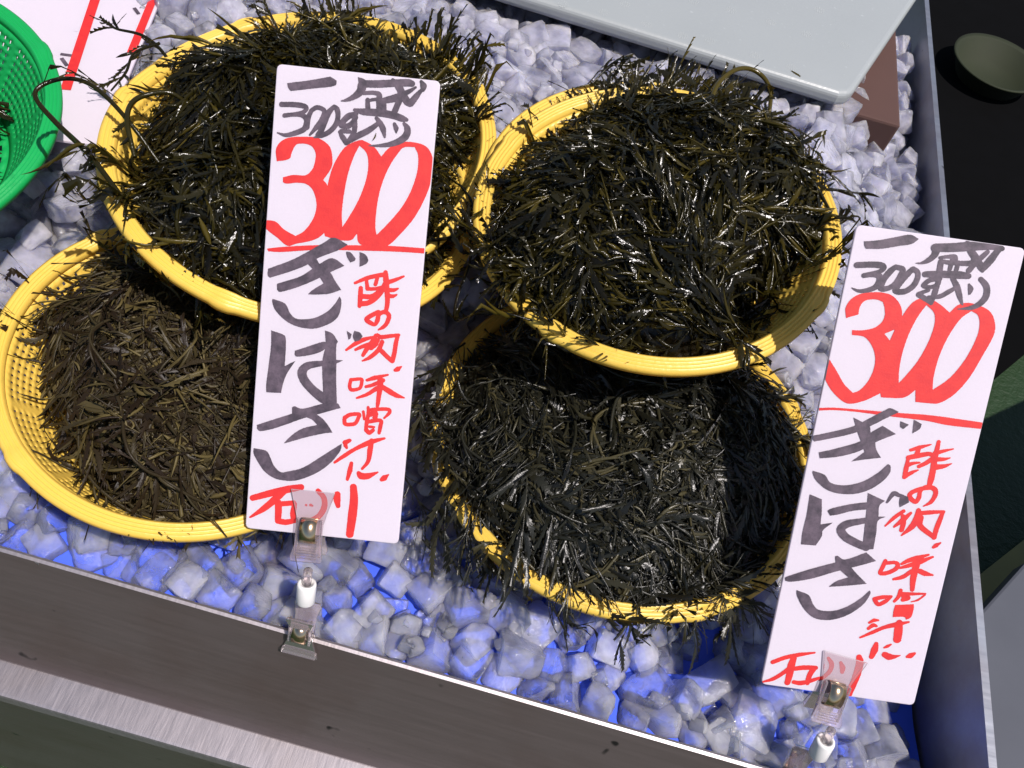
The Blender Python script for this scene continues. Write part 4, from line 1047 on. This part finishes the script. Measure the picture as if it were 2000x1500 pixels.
P_([(1070, 75), (1130, 100), (1090, 130), (1068, 115)]); P_([(1165, 65), (1220, 95), (1205, 130), (1155, 160)])
P_([(455, 420), (540, 450), (575, 500), (640, 520), (720, 518), (820, 490), (920, 430), (985, 373), (1003, 390), (995, 440), (940, 500), (850, 555), (750, 582), (640, 580), (550, 550), (480, 490), (457, 445)])
P_([(435, 585), (520, 620), (520, 700), (512, 795), (600, 782), (530, 835), (520, 880), (478, 943), (375, 935), (385, 850), (415, 720)])
P_([(560, 700), (600, 680), (740, 650), (840, 640), (840, 690), (740, 700), (640, 725), (580, 735)])
P_([(845, 575), (920, 610), (965, 630), (925, 665), (920, 740), (975, 740), (915, 770), (905, 850), (885, 968), (805, 972), (820, 850), (835, 700)])
S((900, 755, 34), (800, 772, 38), (700, 792, 48), (655, 830, 50), (685, 880, 50), (750, 918, 50), (835, 955, 46))
S((980, 640, 14), (1025, 580, 30), (1060, 590, 24), (1090, 597, 18)); P_([(1075, 585), (1125, 600), (1135, 640), (1070, 675), (1065, 640)])
P_([(260, 1170), (290, 1155), (450, 1105), (620, 1060), (615, 1020), (635, 1015), (690, 1040), (835, 990), (905, 1050), (780, 1085), (620, 1125), (450, 1175), (310, 1197), (265, 1190)])
P_([(690, 1040), (720, 1080), (760, 1130), (840, 1210), (720, 1222), (570, 1232), (630, 1190), (710, 1165), (650, 1110), (640, 1070)])
P_([(345, 1255), (430, 1290), (460, 1350), (500, 1392), (600, 1400), (700, 1370), (800, 1310), (862, 1255), (865, 1280), (820, 1350), (740, 1410), (650, 1450), (560, 1465), (470, 1450), (400, 1390), (350, 1300)])
K2 += L
L, S, P_ = Z(1720, 840, .18)
S((335, 208, 30), (430, 180, 42), (555, 148, 14)); S((420, 200, 42), (400, 260, 46)); S((305, 310, 32), (288, 400, 46), (268, 500, 42)); S((310, 290, 46), (420, 268, 50), (530, 250, 42), (570, 262, 40)); S((300, 372, 44), (360, 352, 32), (432, 343, 18)); S((280, 490, 42), (350, 450, 36), (415, 425, 16)); S((425, 385, 36), (500, 350, 42), (560, 310, 46))
S((640, 118, 36), (620, 210, 46), (596, 310, 56), (580, 420, 56), (560, 520, 60), (540, 590, 46)); S((600, 242, 44), (700, 217, 32), (800, 195, 12)); S((620, 308, 46), (700, 307, 34), (765, 292, 12)); S((620, 392, 54), (700, 382, 40), (780, 355, 12))
S((560, 612, 46), (460, 625, 42), (345, 670, 44), (330, 720, 44), (390, 768, 44), (428, 720, 42), (445, 645, 38), (520, 605, 42), (598, 632, 48), (608, 690, 46), (560, 770, 38), (480, 815, 14))
S((62, 1030, 18), (160, 940, 38), (260, 870, 36)); S((340, 890, 26), (260, 960, 54), (160, 1038, 24)); S((255, 925, 42), (260, 1000, 50), (240, 1075, 44)); S((425, 860, 44), (400, 960, 62), (350, 1040, 60), (240, 1133, 16)); S((440, 892, 44), (560, 882, 42), (700, 875, 30)); S((690, 885, 36), (652, 980, 48), (622, 1060, 48), (597, 1155, 46)); S((590, 1145, 46), (500, 1080, 50), (440, 1020, 54), (450, 940, 54))
S((590, 1260, 30), (620, 1240, 44), (668, 1212, 14))
R2 += L
L, S, P_ = Z(1660, 1070, .16667)
S((430, 142, 40), (402, 210, 46), (370, 285, 42), (450, 285, 46), (550, 240, 46), (578, 190, 46), (545, 162, 38), (450, 168, 40)); S((625, 178, 30), (700, 140, 46), (800, 110, 56), (940, 70, 24)); S((605, 225, 26), (700, 200, 44), (850, 150, 56), (990, 95, 24)); S((800, 180, 74), (780, 260, 70), (760, 360, 64), (750, 480, 46)); S((740, 262, 46), (640, 330, 46), (530, 357, 30)); S((840, 262, 54), (900, 290, 56), (990, 308, 20))
S((305, 590, 44), (400, 570, 46), (505, 560, 26)); S((310, 605, 46), (350, 655, 42), (430, 620, 46), (500, 570, 26)); S((612, 492, 44), (590, 560, 42), (540, 618, 30)); S((640, 530, 44), (760, 530, 36), (905, 527, 20)); S((900, 542, 20), (820, 600, 24), (740, 623, 12)); S((650, 560, 50), (700, 578, 54), (640, 600, 44))
P_([(550, 660), (770, 650), (770, 700), (740, 800), (680, 835), (650, 800), (520, 805), (530, 730)])
S((245, 870, 26), (300, 842, 42), (350, 842, 22)); S((235, 938, 36), (290, 900, 46), (330, 910, 26)); S((138, 1045, 22), (280, 985, 40), (420, 925, 42), (560, 892, 56), (712, 860, 22)); S((600, 870, 68), (590, 960, 90), (577, 1065, 84))
S((328, 1120, 46), (308, 1190, 76), (274, 1270, 54)); S((425, 1163, 22), (465, 1145, 36), (502, 1125, 18)); S((430, 1245, 64), (480, 1270, 74), (540, 1270, 46), (612, 1255, 12)); S((695, 1270, 30), (735, 1255, 60), (782, 1230, 30))
R2 += L
L, S, P_ = Z(1480, 1130, .16667)
S((180, 980, 46), (330, 925, 46), (500, 890, 46), (678, 866, 20)); S((430, 935, 62), (400, 1020, 80), (380, 1130, 72), (355, 1220, 62)); S((395, 1035, 46), (300, 1110, 46), (180, 1180, 42), (65, 1213, 20)); S((450, 1055, 50), (560, 1042, 54), (690, 1045, 50)); S((662, 1062, 62), (620, 1130, 56), (592, 1222, 54)); S((430, 1215, 44), (520, 1225, 54), (640, 1195, 46), (748, 1160, 28))
S((842, 930, 34), (880, 1000, 52), (860, 1080, 48), (790, 1150, 46), (740, 1185, 24)); S((988, 980, 32), (1010, 1040, 60), (1005, 1092, 44)); S((1205, 915, 58), (1215, 980, 80), (1180, 1120, 82), (1130, 1250, 76), (1092, 1360, 54))
R2 += L

def card(name, Q, corners, red, black, label):
    Q = np.array(Q, float); C = Q.mean(0); u = (Q[1] + Q[2] - Q[0] - Q[3]) / 2; v = (Q[0] + Q[1] - Q[3] - Q[2]) / 2
    W_ = np.linalg.norm(u); H_ = np.linalg.norm(v); u /= W_; v = v - (v @ u) * u; v /= np.linalg.norm(v); n = np.cross(u, v)
    M = Matrix(((u[0], v[0], n[0], C[0]), (u[1], v[1], n[1], C[1]), (u[2], v[2], n[2], C[2]), (0, 0, 0, 1)))
    r = .003; poly = []
    for cx, cy, a0 in ((W_ / 2 - r, H_ / 2 - r, 0), (-W_ / 2 + r, H_ / 2 - r, 90), (-W_ / 2 + r, -H_ / 2 + r, 180), (W_ / 2 - r, -H_ / 2 + r, 270)):
        for k in range(4): poly.append((cx + r * math.cos(R_(a0 + k * 30)), cy + r * math.sin(R_(a0 + k * 30))))
    V, F = prism(poly, -.0025, 0)
    o = link(name, pymesh(name, V, F), M_FOAM); o.matrix_world = M; bevel(o, .0006, 2)
    tag(o, label, 'price card', 'price cards on clips')
    H = homog(corners, [(0, 0), (W_, 0), (W_, H_), (0, H_)])
    link('red_lettering', letter_mesh('red_lettering', red, H, W_, H_, .00022, 1), M_RED, o)
    link('black_lettering', letter_mesh('black_lettering', black, H, W_, H_, .00036, 2), M_BLK, o)
    return o, M, W_, H_
c1, MA, W1, H1 = card('price_card', S1Q, [(541, 125), (860, 158), (775, 1063), (475, 1030)], R1, K1, 'white hand lettered price card in the middle, in front of the left baskets')
c2, MB_, W2, H2 = card('price_card', S2Q, [(1672, 440), (2003, 487), (1790, 1378), (1487, 1337)], R2, K2, 'white hand lettered price card at the right, over the tray wall')

# ------------------------------------------------------------------ clips
def clip(M, cx, cy, P_post, P_clamp, label, tilt=0.0):
    root = empty('card_clip', P_clamp); tag(root, label, 'clip', 'clear plastic clips holding the price cards')
    def add(name, V, F, mat, mm, smooth=False, bv=0, par=None):
        me = pymesh(name, V, F if isinstance(F, list) else F.tolist(), smooth)
        o = link(name, me, mat, par or root); me.transform(Matrix.Translation(-Vector(P_clamp)) @ mm)
        if bv: bevel(o, bv)
        return o
    base = M @ Matrix.Translation((cx, cy, 0)) @ Matrix.Rotation(tilt, 4, 'Z')
    def jawset(base, sgn, sc_=1.0):
        # hourglass jaws in front of and behind the gripped sheet
        prof = [(-.0145, .024), (.0145, .024), (.0105, .010), (.0085, .002), (.0085, -.010), (.0105, -.019), (.0095, -.022), (-.0095, -.022), (-.0105, -.019), (-.0085, -.010), (-.0085, .002), (-.0105, .010)]
        prof = [(x * sc_, y * sc_ * sgn) for x, y in prof]
        if sgn < 0: prof = prof[::-1]
        V, F = prism(prof, .0006, .0026)
        Vt = V.copy(); Vt[:, 2] += np.clip((.002 - V[:, 1] * sgn) * .28, 0, .006)
        j = add('jaw', Vt, F, M_CLEAR, base, bv=.0005)
        V, F = prism(prof, -.0050, -.0032)
        Vt = V.copy(); Vt[:, 2] -= np.clip((.002 - V[:, 1] * sgn) * .28, 0, .006)
        add('jaw', Vt, F, M_CLEAR, base, bv=.0005)
        # ribs on side and grip
        for s in (-1, 1):
            V, F = box(s * .0078 - .0009, s * .0078 + .0009, min(-.019 * sgn, .006 * sgn), max(-.019 * sgn, .006 * sgn), .0030, .0062); add('rib', V * [sc_, sc_, 1], F, M_CLEAR, base, bv=.0004, par=j)
        for q in range(5):
            yv = (-.0125 - q * .0017) * sgn; V, F = box(-.0065 * sc_, .0065 * sc_, yv - .0003, yv + .0003, .0072, .0084); add('grip', V, F, M_CLEAR, base, par=j)
        # coiled flat spring
        a = np.linspace(R_(-105), R_(105), 20)
        ring = [(.0078 * math.sin(t), .0052 * math.cos(t)) for t in a]; V = []
        for x in (-.0052, .0052):
            for (y_, z_) in ring: V.append((x * sc_, (-.002 + y_) * sgn, .0038 + z_))
        n = len(ring); F = [[i, i + 1, n + i + 1, n + i] for i in range(n - 1)]
        o = add('spring', np.array(V), F, M_SPRING, base, True); sm = o.modifiers.new('t', 'SOLIDIFY'); sm.thickness = .0008
    jawset(base, 1)
    end = base @ Vector((0, -.021, 0)); pc = Vector(P_clamp)
    pp = Vector(P_post); ax = (end - pc).normalized()
    q = ax.to_track_quat('Z', 'Y').to_matrix().to_4x4()
    V, F = lathe([(.0005, -.0085), (.0058, -.0085), (.0064, -.0075), (.0064, .0070), (.0060, .0085), (.0042, .0088), (.0042, .0070), (.0005, .0068)][::-1], 32)
    add('post', V, F, M_POST, Matrix.Translation(pp) @ q, True)
    V, F = lathe([(.0005, 0), (.003, 0), (.003, .012), (.0005, .012)], 20)
    add('post', V, F, M_CLEAR, Matrix.Translation(pp + ax * .008) @ q, True)
    # lower clamp gripping the steel rim
    up = (pp - pc).normalized(); ex = Vector((1, .0, 0)); nn = ex.cross(up).normalized(); ex = up.cross(nn)
    lb = Matrix(((ex.x, up.x, nn.x, pc.x), (ex.y, up.y, nn.y, pc.y), (ex.z, up.z, nn.z, pc.z), (0, 0, 0, 1))) @ Matrix.Translation((0, .008, .0012))
    jawset(lb, -1, .92)
    V, F = box(-.0125, .0125, -.0205, -.0165, .0006, .0050); add('foot', V, F, M_CLEAR, lb, bv=.0008)
    return root
c_1 = (-.0075, -H1 / 2 + .006); c_2 = (-.004, -H2 / 2 + .004)
clip(MA, c_1[0], c_1[1], (-.0938, .0165, .043), (-.092, -.001, .0), 'clear clip on a white post gripping the front rim, holding the middle price card')
clip(MB_, c_2[0], c_2[1], (.2652, .0118, .045), (.262, -.001, .0), 'clear clip on a white post holding the right price card', R_(-8))

# ------------------------------------------------------------------ flat card at the upper left
V, F = prism([CARD[0], CARD[1], CARD[2], CARD[3]], .0895, .0925)
fc = link('flat_card', pymesh('flat_card', V, F), M_FOAM); bevel(fc, .0008)
tag(fc, 'white card with two red lines lying flat on the ice under the green basket', 'price card')
def strip(pa, pb, wpx, z):
    a = zoomray(pa, z)[:2]; b = zoomray(pb, z)[:2]; d = b - a; n = np.array([-d[1], d[0]]) / np.linalg.norm(d) * wpx
    return np.array([[*(a - n), z], [*(b - n), z], [*(b + n), z], [*(a + n), z]])
for A_, B_, w_ in (((302, -10), (256, 103), .0036), ((205, -60), (128, 175), .0042)):
    link('red_line', pymesh('red_line', strip(A_, B_, w_, .0931), [[0, 1, 2, 3]]), M_RED, fc)
for A_, B_, w_ in (((262, 15), (271, 27), .0016), ((118, 105), (140, 108), .0014), ((120, 113), (131, 128), .0016)):
    link('black_stroke', pymesh('black_stroke', strip(A_, B_, w_, .0934), [[0, 1, 2, 3]]), M_BLK, fc)

# ------------------------------------------------------------------ loose bits
def bit(loc, rot, label, seed, sc_=1.0, mat=M_WEED_WET, n=None):
    r = np.random.default_rng(seed); v, f = leaf(.012 * sc_, .0035 * sc_, 5, .12, r)
    if n is not None: v = v
    o = link('seaweed_scrap', mesh_np('seaweed_scrap', v, f, True, np.full(len(v), .95)), mat)
    o.location = loc; o.rotation_euler = rot; tag(o, label, 'seaweed scrap'); return o
bit((.1835, .6417, .1188), (0, .1, -.3), 'small green seaweed scrap on the pale board at the back', 31, .9)
q = MA @ Vector((.012, H1 / 2 - .0395, .0012))
o = bit(tuple(q), (0, 0, 0), 'tiny green seaweed scrap stuck on the middle price card', 32, .35)
o.matrix_world = Matrix.Translation(q) @ MA.to_3x3().to_4x4() @ Matrix.Rotation(.7, 4, 'Z')
o = bit((-.112, .53, .125), (.3, -.4, .3), 'pale green seaweed leaf on the ice behind the left baskets', 33, 1.6)
